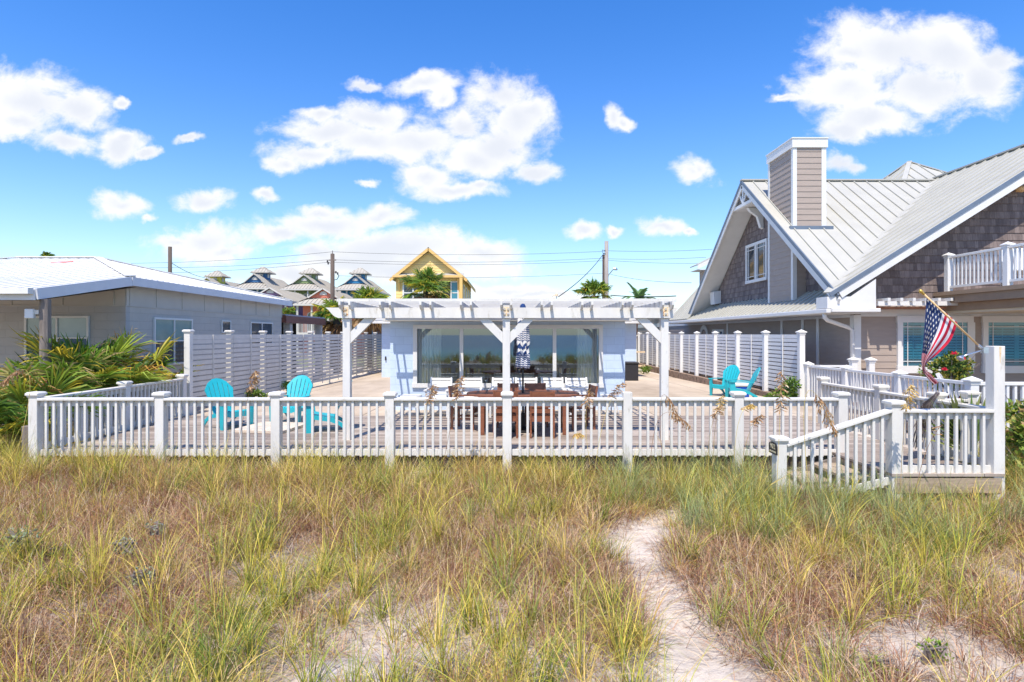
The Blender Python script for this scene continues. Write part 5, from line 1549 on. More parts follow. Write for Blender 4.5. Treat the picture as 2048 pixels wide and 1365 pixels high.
def bush(name, label, cat, c, r, n, cols, leaf=.05, seed=1, group=None, flowers=None, twigs=True, gaps=6):
    random.seed(seed); c = Vector(c)
    t_ = thing(name, label, cat, (c.x, c.y, c.z - r[2]), group)
    lb = LB(); blobs = [(Vector((random.uniform(-.6, .6) * r[0], random.uniform(-.6, .6) * r[1], random.uniform(-.5, .65) * r[2])), random.uniform(.3, .55)) for _ in range(gaps + 4)]
    for i in range(n):
        bc, br = random.choice(blobs)
        d = Vector((random.gauss(0, 1), random.gauss(0, 1), random.gauss(0, 1))).normalized()
        p = c + bc + Vector((d.x * r[0] * br, d.y * r[1] * br, d.z * r[2] * br)) * random.uniform(.55, 1.08)
        if p.z < c.z - r[2]: continue
        a = (d + Vector((random.uniform(-.8, .8), random.uniform(-.8, .8), random.uniform(-.3, .9)))).normalized(); b = a.cross(Vector((random.uniform(-1, 1), random.uniform(-1, 1), random.uniform(-1, 1)))).normalized()
        s = leaf * random.uniform(.6, 1.25); lb.quad(p, a * s, b * s * .75, jit(random.choice(cols), .25))
    lpart(lb, 'leaves', t_)
    if twigs:
        mb = MB()
        for _ in range(9):
            e = c + Vector((random.uniform(-.8, .8) * r[0], random.uniform(-.8, .8) * r[1], random.uniform(0, .9) * r[2])); b = Vector((c.x + random.uniform(-.1, .1), c.y, c.z - r[2]))
            mb.tube([b, b.lerp(e, .5) + Vector((random.uniform(-.05, .05), 0, .05)), e], [.014, .01, .005], 5)
        part(mb, 'branch', GREY_WOOD, t_)
    if flowers:
        for (fx, fy, fz) in flowers:
            lb = LB(); fc = Vector((fx, fy, fz))
            for k in range(26):
                a = random.uniform(0, 6.28); e = random.uniform(0, 1.2); d = Vector((math.cos(a) * math.cos(e), math.sin(a) * math.cos(e), math.sin(e)))
                lb.quad(fc + d * .03, d * .045, d.cross(Vector((.3, .2, 1))).normalized() * .04, jit(srgb(236, 70, 96), .2))
            lpart(lb, 'flower', t_)
    return t_


SHR = (srgb(124, 148, 60), srgb(162, 176, 76), srgb(92, 120, 56), srgb(192, 192, 108), srgb(176, 146, 96))
for q, (X, Y, Z, r, n, lab) in enumerate((
    (7.75, 8.35, .05, (.55, .5, .62), 2600, 'dense sunlit shrub right of the tall flag post'),
    (8.1, 8.7, .55, (.6, .55, .5), 2200, 'tall green shrub in front of the white vinyl railing at the right border'),
    (8.55, 9.2, .1, (.8, .6, .6), 2200, 'spreading shrub at the right border behind the flag post'))):
    bush('dune_shrub', lab, 'shrub', (X, Y, Z), r, n, SHR, .05, 30 + q, 'shrubs right of the flag post')
bush('dune_shrub', 'small green bush at the foot of the first right fence post', 'shrub', (7.62, 15.75, .38), (.36, .3, .42), 1500, (srgb(92, 128, 46), srgb(132, 160, 60), srgb(70, 100, 40)), .035, 41)
for q, (px, py, Y, r, lab) in enumerate(((640, 768, 19.2, .5, 'tuft of green weeds along the left slatted fence, behind the middle turquoise chair'), (572, 786, 16.5, .35, 'small clump of weeds at the foot of the left slatted fence'),
                                     (1284, 748, 31, .5, 'weeds at the far end of the right fence'), (1325, 752, 26.5, .2, 'tiny weed on the kerb below the right fence'), (1556, 806, 15.6, .35, 'low weeds at the foot of the near right fence panel'))):
    c = P(px, py, Y); c.z = patio_z(Y) + r * .45
    if px < 700: c.x = -7.3
    bush('weed_clump', lab, 'weeds', c, (r, r * .7, r * .5), 500, (srgb(96, 128, 50), srgb(136, 158, 64)), .045, 50 + q, twigs=False)
rose = bush('rose_bush', 'potted rose bush with pink blooms on the neighbours\' deck, behind the flag', 'plant', (9.3, 12.1, 1.12), (.62, .4, .50), 2000, (srgb(72, 100, 44), srgb(120, 144, 60), srgb(52, 80, 38), srgb(170, 160, 60)), .045, 61,
            flowers=[P(1908, 709, 11.75), P(1925, 720, 11.75), P(1889, 741, 11.7)])
mb = MB(); mb.lathe([(.17, 0), (.26, .42), (.28, .44), (.28, .50), (.24, .5), (.2, .44)], (9.3, 12.1, .06), 20)
solo(mb, 'flower_pot', TERRA, 'terracotta pot holding the pink rose bush', 'pot', org=(9.3, 12.1, .06))
# pot-less spiky plant behind the landing rail
random.seed(70)
yk = thing('spiky_palmetto', 'stiff bladed young palmetto behind the landing railing, left of the tall flag post', 'plant', (6.84, 8.45, -.2))
lb = LB()
for i in range(5):
    d = Vector((random.uniform(-.55, .0), random.uniform(-.1, .2), 1)).normalized(); c = Vector((6.82, 8.45, -.1)) + d * random.uniform(.2, .45)
    fan_leaf(lb, c, d, (0, 1, 0), random.uniform(.8, 1.05), random.choice((srgb(96, 122, 60), srgb(120, 140, 72))), srgb(150, 150, 90), n=14, span=.85, w=.028, droop=.05)
lpart(lb, 'fronds', yk)
df = thing('dry_palm_frond', 'grey dried palm frond draped over the cream railing by the landing', 'frond', (6.55, 8.9, .3))
lb = LB()
for i in range(60):
    a = P(1876 + random.uniform(-6, 4), 786 + random.uniform(-3, 3), 8.85 + random.uniform(-.03, .03)); q = random.uniform(0, 1)
    m_ = P(1862 - 18 * q + random.uniform(-4, 4), 812 + random.uniform(-5, 5), 8.72 + random.uniform(-.05, .03)); e = P(1858 - 34 * q + random.uniform(-5, 5) + (40 if i % 9 == 0 else 0), 850 + 50 * random.random(), 8.7 + random.uniform(-.06, .02))
    mid = a.lerp(m_, .5) + Vector((0, -.03, .03))
    lb.strip([a, mid, m_, e], (.006, .012, .012, .004), Vector((1, .3, 0)).normalized(), jit(random.choice((srgb(126, 116, 112), srgb(150, 140, 134), srgb(96, 86, 84))), .15))
lpart(lb, 'fronds', df)

# ---------------------------------------------------------------- flag, shower
fy = 7.72
fg_ = thing('flag', 'stars and stripes flag hanging from a slanted wooden pole on the tall white post', 'flag', P(1963, 697, fy))
A_, B_ = P(1964, 698, 7.74), P(1848, 589, 7.62)
mb = MB(); mb.tube([A_, B_], .0125, 10); part(mb, 'pole', POLE_WD, fg_, smooth=True)
dv = (B_ - A_).normalized(); mb = MB(); mb.tube([B_, B_ + dv * .012, B_ + dv * .03, B_ + dv * .05, B_ + dv * .075, B_ + dv * .09], [.014, .02, .014, .026, .022, .006], 12); part(mb, 'finial', BRASS, fg_, smooth=True)
mb = MB(); mb.tube([A_ - dv * .06, A_ + dv * .08], .02, 10); mb.box(A_.x - .01, A_.x + .06, 7.70, 7.753, A_.z - .06, A_.z + .02); part(mb, 'bracket', STEEL, fg_)
curves = {1.0: [(1853, 593), (1850, 638), (1846, 688), (1843, 720), (1846, 744), (1857, 759), (1868, 770)],
          0.5: [(1884, 619.5), (1874, 655), (1860, 692), (1848, 722), (1848.5, 741), (1860, 756), (1872, 768.5)],
          0.0: [(1915, 646), (1902, 680), (1878, 706), (1856, 724), (1851, 738), (1864, 752), (1877, 766)]}


def crv(pts, t_):
    n = len(pts) - 1; x = min(t_ * n, n - 1e-6); i = int(x); f = x - i
    p0, p1, p2, p3 = (np.array(pts[max(0, min(n, i + k))], float) for k in (-1, 0, 1, 2))
    return .5 * ((2 * p1) + (-p0 + p2) * f + (2 * p0 - 5 * p1 + 4 * p2 - p3) * f * f + (-p0 + 3 * p1 - 3 * p2 + p3) * f ** 3)


def surf(s, t_):
    a, b, c = crv(curves[0.0], t_), crv(curves[0.5], t_), crv(curves[1.0], t_)
    l0, l1, l2 = (s - .5) * (s - 1) * 2, -4 * s * (s - 1), 2 * s * (s - .5)
    q = a * l0 + b * l1 + c * l2
    k = min(1, t_ * 2.2)
    dep = 7.66 + .08 * (1 - s) * (1 - t_) + .05 * k * math.sin(9 * s + 4 * t_) + .035 * k * math.sin(17 * s - 3 * t_ + 1) * (1 + t_)
    return P(q[0], q[1], dep)


ns, nt = 52, 60
vs = []; fs = []; uvs = []
for j in range(nt + 1):
    for i in range(ns + 1):
        vs.append(surf(i / ns, j / nt)); uvs.append((j / nt, i / ns))
for j in range(nt):
    for i in range(ns): fs.append((j * (ns + 1) + i, j * (ns + 1) + i + 1, (j + 1) * (ns + 1) + i + 1, (j + 1) * (ns + 1) + i))
mfl, t, b = base_mat('flag_cloth')
at = t.new('ShaderNodeUVMap'); at.uv_map = 'UVMap'; sp = t.new('ShaderNodeSeparateXYZ'); t.link(at.outputs[0], sp.inputs[0])
odd = t.math('MODULO', t.math('FLOOR', t.math('MULTIPLY', sp.outputs['Y'], 12.9999)), 2.0)
c = t.mix(odd, srgb(196, 24, 58), (0.80, 0.78, 0.80))
can = t.math('MULTIPLY', t.math('LESS_THAN', sp.outputs['X'], 0.42), t.math('GREATER_THAN', sp.outputs['Y'], 6 / 13))
c = t.mix(can, c, srgb(28, 52, 100))
t.link(c, b.inputs['Base Color']); b.inputs['Roughness'].default_value = .8
tl = t.new('ShaderNodeBsdfTranslucent'); t.link(c, tl.inputs['Color']); mx = t.new('ShaderNodeMixShader'); mx.inputs[0].default_value = .25
t.link(b.outputs[0], mx.inputs[1]); t.link(tl.outputs[0], mx.inputs[2]); t.link(mx.outputs[0], t.n['Material Output'].inputs[0])
mb = MB(); mb.add(vs, fs); cloth = part(mb, 'cloth', mfl, fg_, smooth=True)
uvl = cloth.data.uv_layers.new(name='UVMap')
for lp in cloth.data.loops: uvl.data[lp.index].uv = uvs[lp.vertex_index]
mb = MB()
for r in range(9):
    nst = 6 if r % 2 == 0 else 5
    for k in range(nst):
        tt = .42 * ((2 * k + (1 if r % 2 == 0 else 2)) / 12); ss = 6 / 13 + (7 / 13) * ((r + 1) / 10)
        rr = .020
        def onto(ds, dt_, o):
            e = 1e-3; p = surf(ss + ds, tt + dt_); n_ = (surf(ss + e, tt) - surf(ss - e, tt)).cross(surf(ss, tt + e) - surf(ss, tt - e)).normalized(); return p + n_ * o
        for o in (-.0025, .0025):
            c0 = onto(0, 0, o); pts = []
            for q in range(10):
                a = math.pi / 2 + q * math.pi / 5; R0 = rr if q % 2 == 0 else rr * .4
                pts.append(onto(R0 * math.sin(a) * 1.35, -R0 * math.cos(a) * .85, o))
            n0 = len(mb.v); mb.add([c0] + pts, [(0, 1 + q, 1 + (q + 1) % 10) for q in range(10)])
part(mb, 'stars', W_FRESH, cloth)
sh = thing('shower_head', 'silver outdoor shower head on a slanting arm fixed to the tall white post', 'shower', P(1963, 703, 7.74))
a, e = P(1964, 702, 7.72), P(1926, 713, 7.6); m_ = P(1958, 703, 7.70)
mb = MB(); mb.tube([a, m_, m_.lerp(e, .5), e], .011, 8); part(mb, 'arm', STEEL, sh, smooth=True)
dv = (e - m_).normalized(); mb = MB(); mb.tube([e - dv * .02, e + dv * .015, e + dv * .03, e + dv * .05 + Vector((0, 0, -.02)), e + dv * .055 + Vector((0, 0, -.025))], [.014, .016, .022, .045, .044], 14); part(mb, 'spray_head', STEEL, sh, smooth=False)
mb = MB(); mb.tube([P(1972, 702, 7.753), P(1972, 702, 7.73)], .026, 12); part(mb, 'wall_flange', STEEL, sh)

# ---------------------------------------------------------------- yellow house far behind
yh = thing('yellow_house', 'tall yellow gabled house behind the cabbage palm', 'house', (-8.3, 60, -1))
YEL_S = mat('yellow_lap_siding', srgb(236, 204, 134), .8, .05, 1)
YEL_T = mat('orange_trim', srgb(228, 184, 112), .8, .06, 1)
x0, x1, ze, zp = -11.8, -4.9, 7.95, 10.75; xc = (x0 + x1) / 2
mb = MB(); lap(mb, [(x0, -1), (x1, -1), (x1, ze), (x0, ze)], (0, 60, 0), (1, 0, 0), (0, -1, 0), .32, .02); lap(mb, [(60, -1), (74, -1), (74, ze), (60, ze)], (x1, 0, 0), (0, 1, 0), (1, 0, 0), .32, .02)
mb.box(x0 + .03, x1 - .03, 60.05, 74, -1, ze); part(mb, 'wall', YEL_S, yh)
mb = MB(); lap(mb, [(x0 + .2, ze + .15), (x1 - .2, ze + .15), (xc, zp - .25)], (0, 59.95, 0), (1, 0, 0), (0, -1, 0), .32, .02); part(mb, 'gable', YEL_S, yh)
mb = MB(); sl_ = (zp - ze) / (xc - x0)
for s in (-1, 1):
    xe = xc + s * (xc - x0 + .55); zz = ze - .55 * sl_
    slab(mb, [Vector((xe, 59.45, zz + .15)), Vector((xc, 59.45, zp + .15)), Vector((xc, 74.4, zp + .15)), Vector((xe, 74.4, zz + .15))], .12)
mb.prism([(x0 - .2, 59.3, ze + .02), (x1 + .2, 59.3, ze + .02), (x1 + .2, 59.95, ze + .3), (x0 - .2, 59.95, ze + .3)], (0, 0, -.06)); part(mb, 'roof', ROOF_FAR, yh)
mb = MB()
for s in (-1, 1): xe = xc + s * (xc - x0 + .55); mb.bar((xe, 59.43, ze - .55 * sl_ - .08), (xc, 59.43, zp - .08), .06, .26)
mb.bar((x1 + .55, 59.45, ze - .55 * sl_ - .1), (x1 + .55, 74.4, ze - .55 * sl_ - .1), .05, .26); mb.box(x0 - .2, x1 + .2, 59.25, 59.3, ze - .22, ze + .02); part(mb, 'eave_trim', YEL_T, yh)
sash_window(yh, 'X', -11.1, -8.9, 5.1, 7.4, 59.97, -1, 2, mid=6.2, fw=.16)
mb = MB(); mb.box(-6.9, -6.1, 59.93, 59.96, 4.9, 7.35); part(mb, 'open_doorway', DARK, yh)
sash_window(yh, 'X', -6.1, -5.35 + .6 - .5, 4.9, 7.4, 59.97, -1, 1, fw=.12, mid=6.2, gm=mat('teal_glass', srgb(64, 130, 150), .1, .1, 1), name='sliding_door')
for y in (61.5, 65, 68.5, 71.5): sash_window(yh, 'Y', y, y + 1.2, 5.3, 7.2, x1 + .02, 1, 1, fw=.14)
mb = MB(); mb.box(-7.1, -4.7, 58.6, 59.9, 4.2, 4.7); mb.box(-5.05, -4.75, 58.6, 58.9, 4.7, 7.9); part(mb, 'balcony', YEL_T, yh)
mb = MB(); mb.prism([(x0 + .3, 59.95, 7.6), (x0 + .3, 59.35, 7.6), (x0 + .3, 59.95, 6.4)], (.15, 0, 0)); mb.prism([(x1 - .45, 59.95, 7.6), (x1 - .45, 59.35, 7.6), (x1 - .45, 59.95, 6.4)], (.15, 0, 0)); part(mb, 'bracket', YEL_T, yh)


# ---------------------------------------------------------------- row of pastel town houses
FAR_TRIM = mat('far_grey_trim', srgb(196, 192, 184), .7, .05, 1)


def townhouse(pxl, pxr, pye, Y, depth, rise, col, label, seed, low=0.0):
    a = P(pxl, pye, Y); bb = P(pxr, pye, Y); ze = a.z; xl, xr = a.x, bb.x; xc = (xl + xr) / 2; zr = ze + rise
    th_ = thing('townhouse', label, 'house', (xc, Y, -1), 'pastel town houses behind the pole')
    wall = mat('house_paint_%d' % seed, col, .8, .05, .8); TR_ = FAR_TRIM
    wl, wr, yf, yb = xl + .5, xr - .5, Y + 1.6, Y + depth
    mb = MB(); lap(mb, [(wl, -1), (wr, -1), (wr, ze), (wl, ze)], (0, yf, 0), (1, 0, 0), (0, -1, 0), .36, .025); lap(mb, [(yf, -1), (yb, -1), (yb, ze), (yf, ze)], (wr, 0, 0), (0, 1, 0), (1, 0, 0), .36, .025)
    mb.box(wl + .03, wr - .03, yf + .04, yb, -1, ze - .05); part(mb, 'wall', wall, th_)
    ys = Y + 1.7; zs = ze + rise * .42; hw_ = (xr - xc) * (zr - zs) / (zr - ze)
    pl = [[(xl, Y, ze), (xr, Y, ze), (xc + hw_, ys, zs), (xc - hw_, ys, zs)],
          [(xr, Y, ze), (xr, yb + .5, ze), (xc, yb - 1.5, zr), (xc, ys - .5, zr), (xc + hw_, ys - .5, zs)],
          [(xl, Y, ze), (xl, yb + .5, ze), (xc, yb - 1.5, zr), (xc, ys - .5, zr), (xc - hw_, ys - .5, zs)]]
    mb = MB()
    for p_ in pl: mb.face(*p_)
    rp = part(mb, 'roof', ROOF_FAR, th_)
    mb = MB(); seams(mb, pl[0], (0, 1.7, zs - ze), .45, .07, .06); seams(mb, [(xr, Y, ze), (xr, yb + .5, ze), (xc, yb - 1.5, zr), (xc, ys - .5, zr)], (-(xr - xc), 0, rise), .55, .07, .06); part(mb, 'seam', ROOF_FAR, rp)
    mb = MB(); mb.box(xl, xr, Y - .03, Y + .03, ze - .2, ze - .01); mb.box(xr - .03, xr + .03, Y + .031, yb + .5, ze - .2, ze - .01)
    for s in (-1, 1): mb.bar((xc + s * hw_, ys - .5, zs), (xc, ys - .5, zr), .08, .14)
    mb.box(xl + .1, xr - .1, Y + .04, yf, ze - .16, ze - .1); part(mb, 'eave_trim', TR_, th_)
    mb = MB(); mb.prism([(xc - hw_, ys - .2, zs), (xc + hw_, ys - .2, zs), (xc, ys - .2, zr - .1)], (0, .1, 0)); part(mb, 'gable', wall, th_)
    gz = zs + (zr - zs) * .3; mb = MB(); pts = [(xc + .42 * math.cos(q), ys - .26, gz + .42 * math.sin(q)) for q in [math.pi * k / 8 for k in range(9)]]; mb.prism(pts, (0, .04, 0)); part(mb, 'gable_window', TR_, th_)
    # cupola
    if not low:
        cy_ = ys + 2.6; cz = zr - .35; mb = MB(); mb.box(xc - .75, xc + .75, cy_ - .75, cy_ + .75, cz - .9, cz + .75); cu_ = part(mb, 'cupola', wall, th_)
        rg = [Vector((xc + sx * 1.35, cy_ + sy * 1.35, cz + .75)) for sx, sy in ((-1, -1), (1, -1), (1, 1), (-1, 1))]; ap = Vector((xc, cy_, cz + 1.75)); mb = MB()
        for k in range(4): mb.face(rg[k], rg[(k + 1) % 4], ap)
        mb.box(xc - 1.35, xc + 1.35, cy_ - 1.35, cy_ + 1.35, cz + .65, cz + .745); part(mb, 'cupola_roof', ROOF_FAR, cu_)
        mb = MB()
        for k in range(4): seams(mb, [rg[k], rg[(k + 1) % 4], ap], ap - (rg[k] + rg[(k + 1) % 4]) / 2, .45, .06, .05)
        part(mb, 'seam', ROOF_FAR, cu_)
        mb = MB(); mb.box(xc - .3, xc + .3, cy_ - .79, cy_ - .755, cz + .05, cz + .55); mb.box(xc + .755, xc + .79, cy_ - .3, cy_ + .3, cz + .05, cz + .55); part(mb, 'cupola_window', TR_, cu_)
    # columns, balcony, arched windows by storey
    fl_z = [ze - 3.1, ze - 6.3]
    for x in (xl + .35, xc - .9, xc + .9, xr - .35):
        mb = MB(); mb.lathe([(.16, 0), (.13, .3), (.11, 5.8), (.16, 6.0)], (x, Y + .35, ze - 6.2), 10); part(mb, 'column', TR_, th_)
    for zf_ in fl_z:
        if zf_ > -1.5:
            mb = MB(); mb.box(xl + .2, xr - .2, Y + .2, yf, zf_ - .3, zf_); 
            mb.box(xl + .3, xr - .3, Y + .26, Y + .32, zf_ + .95, zf_ + 1.02)
            for k in range(34): x = xl + .35 + (xr - xl - .7) * k / 33; mb.box(x - .025, x + .025, Y + .27, Y + .31, zf_, zf_ + .95)
            part(mb, 'balcony', TR_, th_)
        for wx_, ww in ((xc - 1.35, .5), (xc + .35, .85)):
            z1 = zf_ + 1.9; mb = MB(); pts = [(wx_ + ww, yf - .04, zf_ + .1), (wx_ + ww, yf - .04, z1)] + [(wx_ + ww * math.cos(q), yf - .04, z1 + ww * .8 * math.sin(q)) for q in [math.pi * k / 8 for k in range(1, 8)]] + [(wx_ - ww, yf - .04, z1), (wx_ - ww, yf - .04, zf_ + .1)]
            mb.prism(pts, (0, .03, 0)); wn = part(mb, 'window', TR_, th_)
            mb = MB(); k_ = .78; pts = [(wx_ + (px_ - wx_) * k_, yf - .055, zf_ + .25 + (pz_ - zf_ - .1) * .9) for px_, _, pz_ in pts]; mb.prism(pts, (0, .012, 0)); part(mb, 'pane', GLASS_DK, wn)


townhouse(369, 439, 584, 80, 13, 2.1, srgb(206, 200, 84), 'yellow green town house with a small pyramid cupola, leftmost of the far row', 1)
townhouse(465, 535, 576, 80, 13, 2.1, srgb(52, 96, 140), 'dark blue town house with a pyramid cupola behind the white roof of the grey house', 2)
townhouse(561, 641, 578, 80, 13, 2.1, srgb(120, 138, 92), 'sage green town house with a pyramid cupola, just left of the dark utility pole', 3)
townhouse(668, 742, 578, 80, 13, 2.1, srgb(46, 120, 164), 'bright blue town house with a pyramid cupola between the utility pole and the yellow house', 4)
townhouse(484, 575, 601, 64, 12, 1.5, srgb(128, 104, 136), 'mauve town house with a low gabled roof behind the carport', 5, 1)
townhouse(586, 690, 608, 62, 12, 1.75, srgb(206, 120, 98), 'coral pink town house with arched windows and white balconies behind the carport', 6, 1)

# ---------------------------------------------------------------- poles and cables
def upole(px, pyt, Y, r, m, label, bits=()):
    top = P(px, pyt, Y); t_ = thing('utility_pole', label, 'pole', (top.x, Y, -1), 'utility poles along the street')
    mb = MB(); mb.tube([(top.x, Y, -1), (top.x, Y, top.z)], [r * 1.25, r], 10); part(mb, 'pole', m, t_, smooth=True)
    return t_, top


p1, _ = upole(340, 494, 45, .14, UTIL, 'plain dark pole rising behind the white roof of the grey house')
p2, tp = upole(665, 508, 45, .15, UTIL, 'dark utility pole with insulators left of the yellow house')
mb = MB(); mb.tube([tp, tp + Vector((0, 0, .25))], .03, 6); mb.bar(tp + Vector((-.3, 0, -.5)), tp + Vector((.3, -.1, -.5)), .09, .09); mb.bar(tp + Vector((-.35, 0, -.65)), tp + Vector((-.05, 0, -.8)), .05, .05); part(mb, 'crossarm', GREY_WOOD, p2)
for q in ((-.38, -.6), (-.32, -.75), (.28, -1.45), (.42, -1.55)):
    mb = MB(); mb.lathe([(.03, 0), (.07, .05), (.05, .1), (.07, .14), (.03, .2)], tp + Vector((q[0], -.05, q[1] - .1)), 8); part(mb, 'insulator', BLACK, p2)
mb = MB(); mb.tube([tp + Vector((.1, 0, -1.4)), tp + Vector((.38, 0, -1.5)), tp + Vector((.5, 0, -1.75)), tp + Vector((.36, 0, -2.0)), tp + Vector((.15, 0, -2.05))], .03, 6); part(mb, 'bracket', BLACK, p2)
p3, tq = upole(1213, 483, 45, .15, UTIL_GREY, 'tall grey pole carrying the street lamp, right of the middle')
mb = MB(); mb.tube([P(1216, 552, 44.9), P(1225, 541, 44.7), P(1229, 537.5, 44.6)], .04, 8); lm = part(mb, 'lamp_arm', STEEL, p3)
mb = MB(); mb.tube([P(1227, 537.5, 44.6), P(1230, 538, 44.6), P(1235, 540, 44.6)], [.08, .13, .06], 8); part(mb, 'lamp_head', STEEL, lm)
mb = MB(); mb.tube([tq + Vector((-.1, -.1, -.75)), tq + Vector((-.35, -.1, -.7)), tq + Vector((-.3, -.1, -.95)), tq + Vector((-.05, -.1, -1.0))], .03, 6); part(mb, 'bracket', BLACK, p3)
p4, _ = upole(1208, 510, 45.2, .13, UTIL, 'older dark pole stub strapped to the street lamp pole')


def cable(label, pts, r=.012, Y=45):
    P3 = [P(x, y, (q[0] if q else Y)) for x, y, *q in pts]; out = []
    for a, b in zip(P3[:-1], P3[1:]):
        n = 8; sag = (b - a).length * .012
        out += [a.lerp(b, k / n) + Vector((0, 0, -sag * 4 * (k / n) * (1 - k / n))) for k in range(n)]
    out.append(P3[-1]); mb = MB(); mb.tube(out, r, 5)
    solo(mb, 'power_line', WIRE, label, 'cable', 'overhead cables', org=tuple(P3[0]))


cable('topmost overhead cable between the dark pole and the street lamp pole', [(665, 504), (1212, 503)])
cable('middle overhead cable between the dark pole and the street lamp pole', [(668, 520), (1205, 517)])
cable('third overhead cable between the dark pole and the street lamp pole', [(668, 525), (1205, 522)])
cable('lowest faint cable between the dark pole and the street lamp pole', [(678, 552), (1206, 547)], .012)
cable('topmost overhead cable left of the dark pole', [(665, 504), (262, 527)])
cable('middle overhead cable left of the dark pole', [(656, 520), (262, 536)])
cable('lower overhead cable left of the dark pole', [(656, 525), (290, 547)])
cable('topmost overhead cable right of the street lamp pole', [(1214, 502), (1425, 499)])
cable('middle overhead cable right of the street lamp pole', [(1214, 518), (1412, 515)])
cable('third overhead cable right of the street lamp pole', [(1214, 521), (1400, 527)])
cable('lowest overhead cable from the street lamp to the shingle house', [(1221, 549), (1383, 566, 32)])
cable('steep service cable from the street lamp pole down to the roof mast', [(1207, 508), (1117, 594, 26)], .022)
cable('slanting cable from the plain dark pole to the town houses', [(341, 525), (410, 556, 60)], .022)
cable('black cable across the gap right of the street lamp pole', [(1222, 591, 38), (1352, 592.5, 33)], .03)
ms = P(1113, 600, 26)
mt = thing('service_mast', 'small electric service mast on the roof of the pale blue house', 'mast', (ms.x, 26, 2.5))
mb = MB(); mb.tube([(ms.x, 26, 2.5), (ms.x, 26, 3.62)], .03, 8); part(mb, 'pipe', STEEL, mt)
mb = MB(); mb.tube([(ms.x, 26, 3.55), (ms.x - .15, 26, 3.5), (ms.x - .2, 26, 3.6), (ms.x - .05, 26, 3.66)], .02, 6); mb.lathe([(.06, 0), (.07, .08), (.03, .12)], (ms.x, 26, 3.6), 8); part(mb, 'weatherhead', RUST, mt)
# ---------------------------------------------------------------- dune grass
C_ = lambda *a: np.array([srgb(*x) for x in a])
PAL_GREEN = C_((178, 176, 72), (150, 162, 68), (206, 190, 78), (124, 146, 64), (222, 202, 100), (158, 168, 92))
PAL_STRAW = C_((222, 192, 110), (204, 170, 94), (230, 206, 148), (188, 154, 86), (180, 168, 72))
PAL_BROWN = C_((186, 136, 102), (202, 160, 124), (158, 110, 82), (220, 188, 150), (134, 96, 74), (218, 194, 166))
PAL_BLUE = C_((158, 172, 116), (140, 158, 106), (180, 186, 118))


def blades(base, az, L, th0, bend, w, col, nseg, twist=None):
    """arched tapering ribbons, all at once; returns vertices, quads, colours"""
    N = len(base); s = np.linspace(0, 1, nseg + 1)
    pos = np.zeros((N, nseg + 1, 3)); pos[:, 0] = base
    for k in range(nseg):
        th = th0 + bend * ((k + .5) / nseg) ** 1.3
        st = np.stack([np.sin(th) * np.cos(az), np.sin(th) * np.sin(az), np.cos(th)], 1)
        pos[:, k + 1] = pos[:, k] + st * (L / nseg)[:, None]
    a2 = az + np.pi / 2 + (twist if twist is not None else 0)
    sd = np.stack([np.cos(a2), np.sin(a2), np.zeros(N)], 1)
    wt = w[:, None] * (1 - 0.88 * s[None] ** 1.6)
    vl = pos - sd[:, None] * wt[:, :, None]; vr = pos + sd[:, None] * wt[:, :, None]
    V = np.stack([vl, vr], 2).reshape(-1, 3)
    b = (np.arange(N) * (nseg + 1) * 2)[:, None] + np.arange(nseg)[None] * 2
    Q = np.stack([b, b + 1, b + 3, b + 2], 2).reshape(-1, 4)
    Cc = np.repeat(col[:, None], (nseg + 1) * 2, 1)
    return V, Q, Cc.reshape(-1, 3)


def grass_object(name, chunks, label, cat):
    off = 0; Vs, Qs, Cs = [], [], []
    for V, Q, Cc in chunks: Vs.append(V); Qs.append(Q + off); Cs.append(Cc); off += len(V)
    V = np.concatenate(Vs).astype(np.float32); Q = np.concatenate(Qs).astype(np.int32); Cc = np.concatenate(Cs).astype(np.float32)
    me = bpy.data.meshes.new(name); me.vertices.add(len(V)); me.vertices.foreach_set('co', V.ravel())
    me.loops.add(Q.size); me.loops.foreach_set('vertex_index', Q.ravel())
    me.polygons.add(len(Q)); me.polygons.foreach_set('loop_start', np.arange(0, Q.size, 4, dtype=np.int32))
    me.update(calc_edges=True)
    at = me.color_attributes.new('tint', 'FLOAT_COLOR', 'POINT')
    at.data.foreach_set('color', np.concatenate([Cc, np.ones((len(Cc), 1), np.float32)], 1).ravel())
    me.materials.append(GRASSM)
    o = bpy.data.objects.new(name, me); COL.objects.link(o); return put(o, label, cat, kind='stuff')


SANDY = [(-.66, 4.5, .6), (.3, 4.05, .45), (3.2, 3.95, .85), (-.1, 5.0, .3), (-1.3, 3.9, .3), (.8, 6.5, .35), (2.7, 4.2, .3), (-2.6, 5.6, .25)]


def cover(x, y):
    """how thickly the dune is grown over, 0..1"""
    d = np.clip(0.75 + 0.9 * (fbm(x * .9 + 40, y * .9, 21) - .42), .22, 1.0)
    for sx, sy, r in SANDY: d = d * (1 - .88 * np.exp(-(((x - sx) / r) ** 2 + ((y - sy) / (r * .8)) ** 2)))
    d = d * np.clip((path_dist(x, y) - .95) / .35, 0.0, 1)
    d = np.where((y > 5.5), np.maximum(d, np.clip((path_dist(x, y) - 1.0) / .3, 0, 1) * .75), d)
    ok = (y < 9.06) | (np.abs(x) > 7.75)
    ok &= ~((x > 5.05) & (x < 6.75) & (y > 7.72))
    ok &= ~((x > 3.85) & (x < 5.2) & (y > 7.98))
    return d * ok


def clumps(n, x0, x1, y0, y1, rng):
    X = rng.uniform(x0, x1, n); Y = rng.uniform(y0, y1, n); return X[rng.uniform(0, 1, n) < cover(X, Y)], None


def scatter(n, x0, x1, y0, y1, rng, f=None):
    X = rng.uniform(x0, x1, n); Y = rng.uniform(y0, y1, n); d = cover(X, Y)
    if f is not None: d = d * f(X, Y)
    k = rng.uniform(0, 1, n) < d; return X[k], Y[k]


